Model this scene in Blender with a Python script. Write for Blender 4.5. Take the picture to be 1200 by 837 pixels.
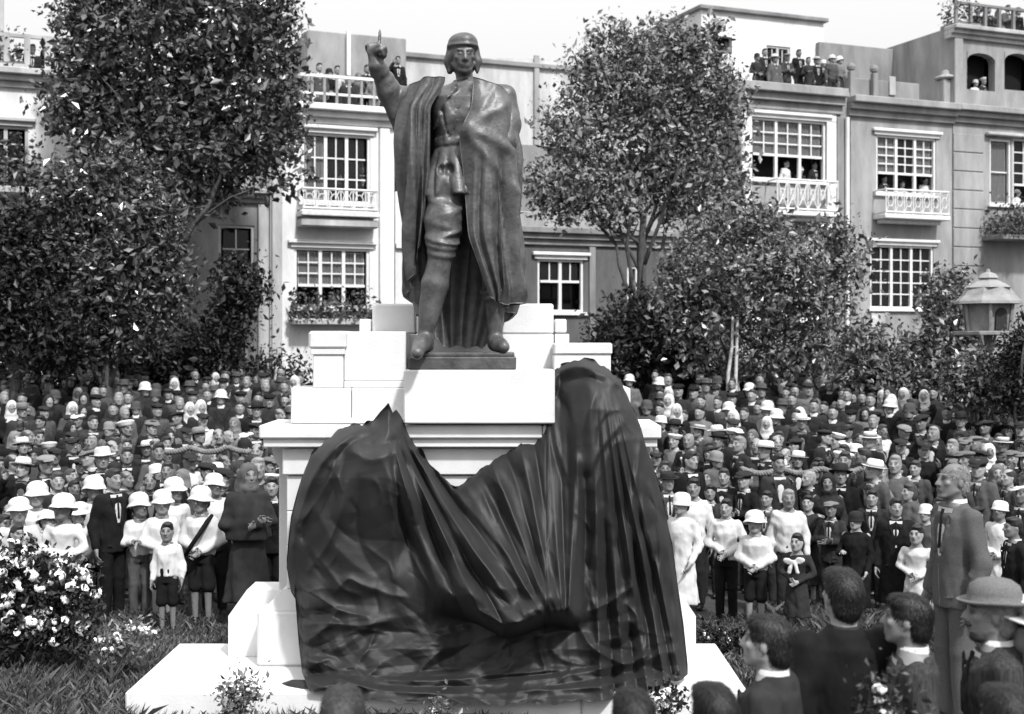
import bpy, math, random
import numpy as np
from mathutils import Vector, Matrix
from mathutils.bvhtree import BVHTree

S = bpy.context.scene
COL = S.collection
for _o in list(bpy.data.objects):
    bpy.data.objects.remove(_o)
RND = random.Random(7)
NR = np.random.default_rng(7)

# ------------------------------------------------------------------ camera
F = 1500.0            # focal length in photograph pixels (1200 wide)
CZ = 2.95             # camera height
HOR = 400.0           # horizon row
cam_d = bpy.data.cameras.new("camera")
cam = bpy.data.objects.new("camera", cam_d)
COL.objects.link(cam)
cam.location = (0, 0, CZ)
cam.rotation_euler = (math.radians(90), 0, 0)
cam_d.sensor_width = 36.0
cam_d.lens = 36.0 * F / 1200.0
cam_d.shift_y = (HOR - 418.5) / 1200.0
cam_d.clip_start = 0.1
cam_d.clip_end = 3000
cam_d.dof.use_dof = True            # an old portrait lens: sharp on the monument, soft in front and behind
cam_d.dof.focus_distance = 11.6
cam_d.dof.aperture_fstop = 2.4
S.camera = cam

# ------------------------------------------------------------------ light
SUN_EL, SUN_AZ = math.radians(50), math.radians(152)      # azimuth clockwise from +Y: behind and right of the camera
w = bpy.data.worlds.new("World")
S.world = w
w.use_nodes = True
nt = w.node_tree
nt.nodes.clear()
sky = nt.nodes.new("ShaderNodeTexSky")
sky.sky_type = 'NISHITA'
sky.sun_disc = False
sky.sun_elevation = SUN_EL
sky.sun_rotation = SUN_AZ
sky.air_density = 1.0
sky.dust_density = 6.0
bw = nt.nodes.new("ShaderNodeRGBToBW")
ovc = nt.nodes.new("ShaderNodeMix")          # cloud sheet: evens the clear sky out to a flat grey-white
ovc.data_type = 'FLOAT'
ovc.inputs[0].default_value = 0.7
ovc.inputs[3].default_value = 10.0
bg = nt.nodes.new("ShaderNodeBackground")
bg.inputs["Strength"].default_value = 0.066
wo = nt.nodes.new("ShaderNodeOutputWorld")
nt.links.new(sky.outputs[0], bw.inputs[0])
nt.links.new(bw.outputs[0], ovc.inputs[2])
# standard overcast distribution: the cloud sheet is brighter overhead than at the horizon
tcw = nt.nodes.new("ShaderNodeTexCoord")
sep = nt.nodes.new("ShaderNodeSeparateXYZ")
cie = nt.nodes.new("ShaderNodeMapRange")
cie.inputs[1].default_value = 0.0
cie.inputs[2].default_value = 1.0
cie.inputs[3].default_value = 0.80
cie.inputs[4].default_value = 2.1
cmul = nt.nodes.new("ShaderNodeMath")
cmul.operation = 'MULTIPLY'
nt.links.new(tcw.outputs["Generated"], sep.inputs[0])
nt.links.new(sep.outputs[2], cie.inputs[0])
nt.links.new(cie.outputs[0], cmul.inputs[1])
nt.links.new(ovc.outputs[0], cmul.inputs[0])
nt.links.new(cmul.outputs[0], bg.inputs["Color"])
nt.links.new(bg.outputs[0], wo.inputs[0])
sd = bpy.data.lights.new("sun", 'SUN')
sd.energy = 2.8
sd.angle = math.radians(4)
sd.color = (1.0, 1.0, 1.0)
sun = bpy.data.objects.new("sun", sd)
COL.objects.link(sun)
_sv = Vector((math.sin(SUN_AZ) * math.cos(SUN_EL), math.cos(SUN_AZ) * math.cos(SUN_EL), math.sin(SUN_EL)))
sun.rotation_euler = _sv.to_track_quat('Z', 'Y').to_euler()
S.view_settings.view_transform = 'Standard'
S.view_settings.look = 'None'
S.view_settings.exposure = 0.80
S.view_settings.gamma = 1.0
S.view_settings.use_curve_mapping = False

# ------------------------------------------------------------------ helpers
def P(px, py, d):
    return Vector(((px - 600) / F * d, d, CZ - (py - HOR) / F * d))

def ground_z(d):
    return float(np.interp(d, [11.8, 14.5, 18, 21, 24, 27, 29, 32], [0, -.32, -.27, -.05, .27, .58, .74, .80]))

_mats = {}
def M(name, v, rough=0.75, spec=0.3, var=0.18, scale=6.0, bump=0.0, bscale=60.0, tone=False, metal=0.0, orand=0.0, sheen=0.0, det=4.0, stretch=None, alpha=1.0, bdist=0.02, bdet=5.0):
    if name in _mats:
        return _mats[name]
    m = bpy.data.materials.new(name)
    m.use_nodes = True
    t = m.node_tree
    N, L = t.nodes, t.links
    b = N["Principled BSDF"]
    b.inputs["Roughness"].default_value = rough
    b.inputs["Specular IOR Level"].default_value = spec
    b.inputs["Metallic"].default_value = metal
    if alpha < 1: b.inputs['Alpha'].default_value = alpha
    if sheen:
        b.inputs["Sheen Weight"].default_value = sheen
        b.inputs["Sheen Roughness"].default_value = 0.4
    tc = N.new("ShaderNodeTexCoord")
    src = tc.outputs["Object"]
    if stretch:
        mp = N.new("ShaderNodeMapping")
        mp.inputs["Scale"].default_value = stretch
        L.new(src, mp.inputs[0])
        src = mp.outputs[0]
    nz = N.new("ShaderNodeTexNoise")
    nz.inputs["Scale"].default_value = scale
    nz.inputs["Detail"].default_value = det
    nz.inputs["Roughness"].default_value = 0.65
    L.new(src, nz.inputs["Vector"])
    mr = N.new("ShaderNodeMapRange")
    mr.inputs[1].default_value = 0.3
    mr.inputs[2].default_value = 0.7
    mr.inputs[3].default_value = v * (1 - var)
    mr.inputs[4].default_value = v * (1 + var)
    L.new(nz.outputs[0], mr.inputs[0])
    out = mr.outputs[0]
    def mul(a, sock=None, val=None):
        x = N.new("ShaderNodeMath")
        x.operation = 'MULTIPLY'
        L.new(a, x.inputs[0])
        if sock is not None:
            L.new(sock, x.inputs[1])
        else:
            x.inputs[1].default_value = val
        return x.outputs[0]
    if tone:
        at = N.new("ShaderNodeAttribute")
        at.attribute_name = "tone"
        out = mul(out, at.outputs["Fac"])
    if orand:
        oi = N.new("ShaderNodeObjectInfo")
        r = N.new("ShaderNodeMapRange")
        r.inputs[3].default_value = 1 - orand
        r.inputs[4].default_value = 1 + orand
        L.new(oi.outputs["Random"], r.inputs[0])
        out = mul(out, r.outputs[0])
    L.new(out, b.inputs["Base Color"])
    if bump:
        n2 = N.new("ShaderNodeTexNoise")
        n2.inputs["Scale"].default_value = bscale
        n2.inputs["Detail"].default_value = bdet
        L.new(src, n2.inputs["Vector"])
        bp = N.new("ShaderNodeBump")
        bp.inputs["Strength"].default_value = bump
        bp.inputs["Distance"].default_value = bdist
        L.new(n2.outputs[0], bp.inputs["Height"])
        L.new(bp.outputs[0], b.inputs["Normal"])
    _mats[name] = m
    return m

def mesh_np(name, V, Fc, smooth=True, tone=None):
    """numpy vertices + one or several face arrays (n x 3 / n x 4) -> mesh data"""
    me = bpy.data.meshes.new(name)
    V = np.asarray(V, dtype=np.float32)
    Fs = Fc if isinstance(Fc, (list, tuple)) else [Fc]
    Fs = [np.asarray(f, dtype=np.int32) for f in Fs if len(f)]
    me.vertices.add(len(V))
    me.vertices.foreach_set("co", V.ravel())
    lt = np.concatenate([np.full(len(f), f.shape[1], np.int32) for f in Fs])
    li = np.concatenate([f.ravel() for f in Fs])
    me.loops.add(len(li))
    me.loops.foreach_set("vertex_index", li)
    me.polygons.add(len(lt))
    ls = np.concatenate([[0], np.cumsum(lt)[:-1]]).astype(np.int32)
    me.polygons.foreach_set("loop_start", ls)
    me.polygons.foreach_set("use_smooth", np.full(len(lt), smooth, dtype=bool))
    if tone is not None:
        a = me.attributes.new("tone", 'FLOAT', 'POINT')
        a.data.foreach_set("value", np.asarray(tone, dtype=np.float32))
    me.update(calc_edges=True)
    me.validate()
    return me

def link(name, me, mat=None, parent=None, loc=None, by_obj=False):
    o = bpy.data.objects.new(name, me)
    COL.objects.link(o)
    if mat is not None:
        if len(me.materials) == 0:
            me.materials.append(mat)
        if by_obj:
            o.material_slots[0].link = 'OBJECT'
            o.material_slots[0].material = mat
    if parent is not None:
        o.parent = parent
    if loc is not None:
        o.location = loc
    return o

def tag(o, label=None, cat=None, group=None, kind=None):
    if label: o["label"] = label
    if cat: o["category"] = cat
    if group: o["group"] = group
    if kind: o["kind"] = kind
    return o

def thing(name, label, cat, loc=(0, 0, 0), rz=0.0, group=None):
    o = bpy.data.objects.new(name, None)
    o.empty_display_size = 0.2
    COL.objects.link(o)
    o.location = loc
    o.rotation_euler = (0, 0, rz)
    return tag(o, label, cat, group)

class MB:
    """collects simple shapes into one mesh"""
    def __init__(s):
        s.V, s.Q, s.T, s.n = [], [], [], 0
    def add(s, V, Q=None, T=None):
        V = np.asarray(V, dtype=float)
        if Q is not None and len(Q): s.Q.append(np.asarray(Q, int) + s.n)
        if T is not None and len(T): s.T.append(np.asarray(T, int) + s.n)
        s.V.append(V); s.n += len(V)
        return s
    def box(s, x0, x1, y0, y1, z0, z1, b=0.0):
        if b <= 0:
            V = [(x0,y0,z0),(x1,y0,z0),(x1,y1,z0),(x0,y1,z0),(x0,y0,z1),(x1,y0,z1),(x1,y1,z1),(x0,y1,z1)]
            return s.add(V, [(0,3,2,1),(4,5,6,7),(0,1,5,4),(1,2,6,5),(2,3,7,6),(3,0,4,7)])
        # chamfered box: 24 verts
        V, idx = [], {}
        for i, x in enumerate((x0, x1)):
            for j, y in enumerate((y0, y1)):
                for k, z in enumerate((z0, z1)):
                    sx, sy, sz = (1 if i == 0 else -1), (1 if j == 0 else -1), (1 if k == 0 else -1)
                    idx[i,j,k,'x'] = len(V); V.append((x, y+sy*b, z+sz*b))
                    idx[i,j,k,'y'] = len(V); V.append((x+sx*b, y, z+sz*b))
                    idx[i,j,k,'z'] = len(V); V.append((x+sx*b, y+sy*b, z))
        Q, T = [], []
        for i in (0,1):
            f = [idx[i,0,0,'x'],idx[i,1,0,'x'],idx[i,1,1,'x'],idx[i,0,1,'x']]; Q.append(f if i else f[::-1])
            f = [idx[0,i,0,'y'],idx[1,i,0,'y'],idx[1,i,1,'y'],idx[0,i,1,'y']]; Q.append(f[::-1] if i else f)
            f = [idx[0,0,i,'z'],idx[1,0,i,'z'],idx[1,1,i,'z'],idx[0,1,i,'z']]; Q.append(f if i else f[::-1])
        for j in (0,1):
            for k in (0,1):
                f = [idx[0,j,k,'y'],idx[1,j,k,'y'],idx[1,j,k,'z'],idx[0,j,k,'z']]; Q.append(f if (j ^ k) else f[::-1])
                f = [idx[j,0,k,'x'],idx[j,1,k,'x'],idx[j,1,k,'z'],idx[j,0,k,'z']]; Q.append(f[::-1] if (j ^ k) else f)
                f = [idx[j,k,0,'x'],idx[j,k,1,'x'],idx[j,k,1,'y'],idx[j,k,0,'y']]; Q.append(f if (j ^ k) else f[::-1])
        for i in (0,1):
            for j in (0,1):
                for k in (0,1):
                    f = [idx[i,j,k,'x'],idx[i,j,k,'y'],idx[i,j,k,'z']]
                    T.append(f if (i ^ j ^ k) == 0 else f[::-1])
        return s.add(V, Q, T)
    def prism(s, poly, y0, y1):
        """polygon in (x,z), extruded along y; convex fan for caps"""
        n = len(poly)
        V = [(x, y0, z) for x, z in poly] + [(x, y1, z) for x, z in poly]
        Q = [(i, i+n, (i+1) % n + n, (i+1) % n) for i in range(n)]
        T = [(0, i, i+1) for i in range(1, n-1)] + [(n, n+i+1, n+i) for i in range(1, n-1)]
        return s.add(V, Q, T)
    def tube(s, pts, r, seg=8, cap=True):
        V, Q, T = tube_np(pts, r, seg, cap)
        return s.add(V, Q, T)
    def lathe(s, prof, seg=24, c=(0, 0, 0), sq=1.0):
        a = np.linspace(0, 2*math.pi, seg, endpoint=False)
        V = [(c[0]+r*math.cos(t), c[1]+r*sq*math.sin(t), c[2]+z) for r, z in prof for t in a]
        Q = [(i*seg+j, i*seg+(j+1) % seg, (i+1)*seg+(j+1) % seg, (i+1)*seg+j) for i in range(len(prof)-1) for j in range(seg)]
        return s.add(V, Q)
    def build(s, name, mat, parent=None, smooth=False, by_obj=False):
        me = mesh_np(name, np.concatenate(s.V), [np.concatenate(x) for x in (s.Q, s.T) if x], smooth)
        return link(name, me, mat, parent, by_obj=by_obj)

def tube_np(pts, r, seg=8, cap=True):
    P_ = np.asarray(pts, float); n = len(P_)
    R = np.full(n, r, float) if np.isscalar(r) else np.asarray(r, float)
    T = np.gradient(P_, axis=0); T /= np.linalg.norm(T, axis=1)[:, None] + 1e-9
    up = np.array((0, 0, 1.0)) if abs(T[0][2]) < .9 else np.array((1.0, 0, 0))
    V = []
    N = np.cross(T[0], up); N /= np.linalg.norm(N)
    a = np.linspace(0, 2*math.pi, seg, endpoint=False)
    for i in range(n):
        N = N - T[i]*np.dot(N, T[i]); N /= np.linalg.norm(N) + 1e-9
        B = np.cross(T[i], N)
        V.append(P_[i] + R[i]*(np.cos(a)[:, None]*N + np.sin(a)[:, None]*B))
    V = np.concatenate(V)
    Q = [(i*seg+j, i*seg+(j+1) % seg, (i+1)*seg+(j+1) % seg, (i+1)*seg+j) for i in range(n-1) for j in range(seg)]
    Tr = []
    if cap:
        V = np.vstack([V, P_[0], P_[-1]])
        Tr = [(n*seg, (j+1) % seg, j) for j in range(seg)] + [(n*seg+1, (n-1)*seg+j, (n-1)*seg+(j+1) % seg) for j in range(seg)]
    return V, np.array(Q), np.array(Tr, int).reshape(-1, 3)

def vnoise(x, y, z, seed=0, n=6, lo=1.0, hi=3.0):
    """cheap smooth pseudo noise: a sum of rotated sines"""
    r = np.random.default_rng(seed)
    out = 0
    for i in range(n):
        k = r.normal(size=3); k *= r.uniform(lo, hi) / np.linalg.norm(k)
        out = out + np.sin(k[0]*x + k[1]*y + k[2]*z + r.uniform(0, 6.28))
    return out / math.sqrt(n)

# ------------------------------------------------------------------ signed-distance sculpting
def rotm(yaw=0, pitch=0, roll=0):
    return np.array(Matrix.Rotation(yaw, 3, 'Z') @ Matrix.Rotation(pitch, 3, 'X') @ Matrix.Rotation(roll, 3, 'Y'))

class Sdf:
    def __init__(s, lo, hi, h):
        s.lo = np.array(lo, float); s.h = h
        s.n = np.ceil((np.array(hi) - s.lo) / h).astype(int) + 1
        s.ax = [s.lo[i] + h*np.arange(s.n[i]) for i in range(3)]
        s.F = np.full(s.n, 1.0, dtype=np.float32)
    def win(s, lo, hi):
        i0 = np.clip(np.floor((np.array(lo) - s.lo)/s.h).astype(int), 0, s.n)
        i1 = np.clip(np.ceil((np.array(hi) - s.lo)/s.h).astype(int) + 1, 0, s.n)
        sl = tuple(slice(a, b) for a, b in zip(i0, i1))
        X = s.ax[0][sl[0]][:, None, None]; Y = s.ax[1][sl[1]][None, :, None]; Z = s.ax[2][sl[2]][None, None, :]
        return sl, X, Y, Z
    def op(s, sl, d, k, op):
        A = s.F[sl]
        if A.size == 0: return
        if op == 'u':
            if k > 0:
                hh = np.maximum(k - np.abs(A - d), 0)/k
                s.F[sl] = np.minimum(A, d) - hh*hh*k*.25
            else: s.F[sl] = np.minimum(A, d)
        elif op == 's':
            d = -d
            if k > 0:
                hh = np.maximum(k - np.abs(A - d), 0)/k
                s.F[sl] = np.maximum(A, d) + hh*hh*k*.25
            else: s.F[sl] = np.maximum(A, d)
        elif op == 'i':
            s.F[sl] = np.maximum(A, d)
    def cap(s, a, b, ra, rb=None, k=.03, op='u'):
        a = np.array(a, float); b = np.array(b, float); rb = ra if rb is None else rb
        m = max(ra, rb) + k + 3*s.h
        sl, X, Y, Z = s.win(np.minimum(a, b) - m, np.maximum(a, b) + m)
        ab = b - a; L = ab @ ab + 1e-12
        t = np.clip(((X-a[0])*ab[0] + (Y-a[1])*ab[1] + (Z-a[2])*ab[2])/L, 0, 1)
        d = np.sqrt((X-a[0]-t*ab[0])**2 + (Y-a[1]-t*ab[1])**2 + (Z-a[2]-t*ab[2])**2) - (ra + t*(rb-ra))
        s.op(sl, d, k, op); return s
    def chain(s, pts, rs, k=.03, op='u'):
        for i in range(len(pts)-1):
            s.cap(pts[i], pts[i+1], rs[i], rs[i+1], k, op)
        return s
    def ell(s, c, r, R=None, k=.03, op='u'):
        c = np.array(c, float); r = np.array(r, float)
        m = r.max() + k + 3*s.h
        sl, X, Y, Z = s.win(c - m, c + m)
        X = X-c[0]; Y = Y-c[1]; Z = Z-c[2]
        if R is not None:
            X, Y, Z = (R[0,0]*X+R[1,0]*Y+R[2,0]*Z, R[0,1]*X+R[1,1]*Y+R[2,1]*Z, R[0,2]*X+R[1,2]*Y+R[2,2]*Z)
        k0 = np.sqrt((X/r[0])**2 + (Y/r[1])**2 + (Z/r[2])**2)
        k1 = np.sqrt((X/r[0]**2)**2 + (Y/r[1]**2)**2 + (Z/r[2]**2)**2) + 1e-9
        s.op(sl, k0*(k0-1)/k1, k, op); return s
    def loft(s, secs, k=.03, op='u', fold=None, pw=2.0):
        """secs: (z, cx, cy, rx, ry) from low to high"""
        A = np.array(secs, float)
        m = k + 3*s.h
        x0 = (A[:,1]-A[:,3]).min(); x1 = (A[:,1]+A[:,3]).max(); y0 = (A[:,2]-A[:,4]).min(); y1 = (A[:,2]+A[:,4]).max()
        if fold: m += .08
        sl, X, Y, Z = s.win((x0-m, y0-m, A[0,0]-m), (x1+m, y1+m, A[-1,0]+m))
        z = Z[0,0,:]
        f = lambda i: np.interp(z, A[:,0], A[:,i])[None, None, :]
        dx = (X-f(1))/f(3); dy = (Y-f(2))/f(4)
        rr = (np.abs(dx)**pw + np.abs(dy)**pw)**(1/pw)
        if fold:
            th = np.arctan2(dy, dx)
            rr = rr - fold(th, Z)
        d = (rr-1)*np.minimum(f(3), f(4))
        d = np.maximum(d, np.maximum(A[0,0]-Z, Z-A[-1,0]))
        s.op(sl, d, k, op); return s
    def box(s, c, hs, R=None, k=0.0, op='u', rnd=0.0):
        c = np.array(c, float); hs = np.array(hs, float)
        m = np.linalg.norm(hs) + k + 3*s.h
        sl, X, Y, Z = s.win(c - m, c + m)
        X = X-c[0]; Y = Y-c[1]; Z = Z-c[2]
        if R is not None:
            X, Y, Z = (R[0,0]*X+R[1,0]*Y+R[2,0]*Z, R[0,1]*X+R[1,1]*Y+R[2,1]*Z, R[0,2]*X+R[1,2]*Y+R[2,2]*Z)
        qx = np.abs(X)-hs[0]+rnd; qy = np.abs(Y)-hs[1]+rnd; qz = np.abs(Z)-hs[2]+rnd
        d = np.sqrt(np.maximum(qx,0)**2 + np.maximum(qy,0)**2 + np.maximum(qz,0)**2) + np.minimum(np.maximum(qx, np.maximum(qy, qz)), 0) - rnd
        s.op(sl, d, k, op); return s
    def wrinkle(s, amp, seed=0, lo=20, hi=45, sc=(1, 1, .55), n=7):
        X = s.ax[0][:, None, None]*sc[0]; Y = s.ax[1][None, :, None]*sc[1]; Z = s.ax[2][None, None, :]*sc[2]
        s.F += (amp*vnoise(X, Y, Z, seed, n, lo, hi)).astype(np.float32)
        return s
    def mesh(s, relax=1):
        Fg = s.F.copy()
        for ax in range(3):       # close the border
            for e in (0, -1):
                sl = [slice(None)]*3; sl[ax] = e
                Fg[tuple(sl)] = np.maximum(Fg[tuple(sl)], 1e-3)
        ins = Fg < 0
        n = np.array(Fg.shape) - 1
        cnt = np.zeros(n, np.int8)
        offs = [(i, j, k) for i in (0, 1) for j in (0, 1) for k in (0, 1)]
        for o in offs:
            cnt += ins[o[0]:o[0]+n[0], o[1]:o[1]+n[1], o[2]:o[2]+n[2]]
        act = (cnt > 0) & (cnt < 8)
        I = np.argwhere(act)
        cid = np.full(n, -1, np.int32); cid[act] = np.arange(len(I))
        vals = {o: Fg[I[:,0]+o[0], I[:,1]+o[1], I[:,2]+o[2]] for o in offs}
        acc = np.zeros((len(I), 3)); num = np.zeros(len(I))
        for a in offs:
            for ax in range(3):
                if a[ax] == 0:
                    b = list(a); b[ax] = 1; b = tuple(b)
                    fa, fb = vals[a], vals[b]
                    c = (fa < 0) != (fb < 0)
                    t = np.where(c, fa/(fa-fb+1e-12), 0)
                    p = np.tile(np.array(a, float), (len(I), 1)); p[:, ax] += t
                    acc += p*c[:, None]; num += c
        V = s.lo + s.h*(I + acc/np.maximum(num, 1)[:, None])
        Q = []
        for ax in range(3):
            u, v = (ax+1) % 3, (ax+2) % 3
            sa = [slice(None)]*3; sb = [slice(None)]*3
            sa[ax] = slice(0, -1); sb[ax] = slice(1, None)
            A = ins[tuple(sa)]; B = ins[tuple(sb)]
            E = np.argwhere(A != B)
            E = E[(E[:, u] > 0) & (E[:, v] > 0) & (E[:, u] < n[u]) & (E[:, v] < n[v])]
            if not len(E): continue
            flip = A[E[:,0], E[:,1], E[:,2]]
            def cell(du, dv):
                c = E.copy(); c[:, u] += du; c[:, v] += dv
                return cid[c[:,0], c[:,1], c[:,2]]
            q = np.stack([cell(-1,-1), cell(0,-1), cell(0,0), cell(-1,0)], 1)
            q[~flip] = q[~flip][:, ::-1]
            Q.append(q)
        Q = np.concatenate(Q)
        Q = Q[(Q >= 0).all(1)]
        for _ in range(relax):
            V2 = np.zeros_like(V); c = np.zeros(len(V))
            for i in range(4):
                a, b = Q[:, i], Q[:, (i+1) % 4]
                np.add.at(V2, a, V[b]); np.add.at(c, a, 1)
                np.add.at(V2, b, V[a]); np.add.at(c, b, 1)
            V = V*.5 + .5*V2/np.maximum(c, 1)[:, None]
        return V, Q
# ------------------------------------------------------------------ materials
STONE = M("white_stone", 0.60, 0.6, 0.3, 0.10, 2.6, 0.10, 60, det=8, orand=.05)
STONE2 = M("white_stone_darker", 0.46, 0.65, 0.3, 0.09, 2.2, 0.15, 70)  # darker stone tone for rear piers, corbels and step stone
BRONZE = M("bronze", 0.058, 0.46, 0.65, 0.6, 7.0, 0.22, 30)
VEIL = M("veil_cloth", 0.011, 0.60, 0.42, 0.35, 3.0, 0.30, 90, sheen=0.03, bdist=.006, bdet=6)
GRASS_G = M("ground_soil", 0.05, 0.95, 0.1, 0.5, 2.2, 0.8, 14)

# ------------------------------------------------------------------ ground: one sheet to the horizon, rising gently under the crowd
def build_ground():
    xs = np.concatenate([np.linspace(-900, -40, 8), np.linspace(-30, 30, 61), np.linspace(40, 900, 8)])
    ys = np.concatenate([[-300, -60], np.linspace(-10, 8, 10), np.linspace(8.5, 40, 90), [50, 80, 200, 600, 1600]])
    X, Y = np.meshgrid(xs, ys, indexing='ij')
    Z = np.vectorize(ground_z)(Y) + 0.02*vnoise(X, Y, 0*X, 3, 6, .8, 3.0)*(np.abs(X) < 35) - .03
    n, m = X.shape
    I = np.arange(n*m).reshape(n, m)
    Q = np.stack([I[:-1,:-1], I[1:,:-1], I[1:,1:], I[:-1,1:]], -1).reshape(-1, 4)
    o = link("ground", mesh_np("ground", np.stack([X, Y, Z], -1).reshape(-1, 3), Q), GRASS_G)
    tag(o, "dark soil and trodden grass of the public garden", kind="structure")
build_ground()

# ------------------------------------------------------------------ pedestal
PC = -0.44                      # centre of the monument
def build_pedestal():
    t = thing("pedestal", "stepped white stone pedestal with cornice, carrying the bronze figure", "pedestal", (PC, 11.0, 0))
    def X(px, s=137.0): return (px - 600)/s - PC
    def Z(py, s=137.0): return CZ - (py - HOR)/s
    def blk(name, x0, x1, d0, d1, z0, z1, b=.012, mat=STONE):
        m = MB(); m.box(x0, x1, d0-11.0, d1-11.0, z0, z1, b); return m.build(name, mat, t)
    def sym(name, x0, x1, d0, d1, z0, z1, b=.012, mat=STONE):
        blk(name, x0, x1, d0, d1, z0, z1, b, mat); blk(name, -x1, -x0, d0, d1, z0, z1, b, mat)
    # foot slab of four stones
    xs = [-3.07-PC, -1.2-PC, .55-PC, 1.88-PC]
    for i in range(3):
        blk("slab_stone", xs[i]+.002, xs[i+1]-.002, 10.14, 11.78, -.15, .17, .015)
    hw = X(745)                  # half width of the front shaft
    # base blocks
    zb = Z(700, 133)
    for sg in (-1, 1):           # set-back corner blocks with a sloping shoulder
        x_out, x_in = sg*2.06, sg*1.2
        poly = [(x_out, .172), (x_in, .172), (x_in, zb+.06), (sg*1.90, zb+.06), (sg*2.06, Z(722, 133))]
        if sg > 0: poly = poly[::-1]
        m = MB(); m.prism(poly, .28, .68); m.build("corner_block", STONE, t)
    for x0, x1 in ((-1.74, -.6), (-.596, .596), (.6, 1.74)):
        blk("base_block", x0, x1, 10.93, 11.62, .172, Z(716), .02)
    for sg in (-1, 1):
        pass
    m = MB(); prof = [(10.945, Z(716)), (10.945, Z(711)), (10.965, Z(700)), (10.99, Z(690))]
    # moulding above the base block: a splayed course
    z0, z1 = Z(716)+.001, Z(692)
    x0, x1 = 1.70, hw+.03
    V = [(-x0, -.055, z0), (x0, -.055, z0), (x0, .6, z0), (-x0, .6, z0), (-x1, .0, z1), (x1, .0, z1), (x1, .6, z1), (-x1, .6, z1)]
    m.add(V, [(0,3,2,1),(4,5,6,7),(0,1,5,4),(1,2,6,5),(2,3,7,6),(3,0,4,7)]); m.build("base_moulding", STONE, t)
    # shaft: courses of stones on the front, set-back piers behind
    zs = [Z(691.5), Z(640), Z(600), Z(558)]
    for i in range(3):
        j = [-hw, -.5, .5, hw] if i % 2 == 0 else [-hw, -.95, .1, .95, hw]
        for a, b in zip(j[:-1], j[1:]):
            blk("shaft_stone", a+.003, b-.003, 11.0, 11.3, zs[i]+.003, zs[i+1]-.003, .006)
    sym("rear_pier", 1.36, hw+.12, 11.302, 11.6, zb, Z(527), .012, STONE2)
    # capital with a hollow side corbel, then cornice
    blk("capital", -hw-.03, hw+.03, 10.965, 11.6, Z(557), Z(526), .01)
    for sg in (-1, 1):
        pts = [(sg*(hw+.02), Z(526))] + [(sg*(hw+.02+.125*math.cos(a)), Z(526)-.20*math.sin(a)) for a in np.linspace(0, math.pi/2, 7)]
        if sg > 0: pts = pts[::-1]
        m = MB(); m.prism(pts, .12, .58); m.build("corbel", STONE2, t)
    ch = X(773.5)
    for a, b in ((-ch, -.72), (-.72, .70), (.70, ch)):
        blk("cornice_stone", a+.003, b-.003, 10.83, 11.68, Z(513), Z(497.5), .012)
        blk("cornice_bed", a+.03+.003, b-.03-.003, 10.87, 11.66, Z(523.5), Z(513)-.002, .008)
    # stepped attic
    zz = [Z(497), Z(455)]
    h2 = X(739.5)
    for a, b in ((-h2, -h2+.52), (-h2+.52, -.473), (.803, h2-.52), (h2-.52, h2)):
        blk("attic_stone", a+.003, b-.003, 10.97, 11.6, zz[0]+.002, zz[1], .008)
    blk("attic_moulding", -h2+.02, h2-.02, 10.945, 11.5, Z(497)+.003, Z(490), .01)
    blk("statue_block", -.50+.03, .77+.03, 10.75, 11.55, Z(497, 139)+.003, Z(433.5, 139), .012)
    pw0, pw1 = X(677), X(718)
    blk("pier", -pw1+.03, -pw0-.01, 11.0, 11.44, Z(455)+.002, Z(416), .008)
    blk("pier_necking", -pw1+.012, -pw0+.005, 10.985, 11.443, Z(416)+.001, Z(409), .006)
    blk("pier_cap", -pw1-.005, -pw0+.02, 10.97, 11.44, Z(409)+.001, Z(388), .02)
    blk("wall_stone", -pw0-.006, -.474, 11.04, 11.44, Z(447)+.002, Z(388.6), .006)
    blk("wall_stone", -pw0-.006, -.474, 11.02, 11.44, Z(455)+.002, Z(447), .006)
    blk("shoulder_stone", .80, pw1-.012, 11.0, 11.44, Z(455)+.002, Z(416), .008)
    blk("shoulder_cap", .80, pw1, 10.985, 11.443, Z(416)+.001, Z(402), .014)
    k = 131.0
    sym("back_stone", X(650, k), pw0-.05, 11.46, 11.78, Z(455, k)+.002, Z(391.5, k), .006)
    for sg in (-1, 1):
        a, b = sorted((sg*X(650, k)-0*sg, sg*X(664, k)))
        blk("back_stone", a, b, 11.462, 11.78, Z(390.5, k)+.003, Z(374, k), .012)
    blk("back_stone", -X(649, k)+.002, X(649, k)-.002, 11.45, 11.78, Z(500, k), Z(392, k), .006)
    for a, b in ((-X(649, k), -.42), (-.42, .3), (.3, X(649, k))):
        blk("top_stone", a+.003, b-.003, 11.445, 11.78, Z(392, k)+.003, Z(356, k), .016)
    return t
build_pedestal()

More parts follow.
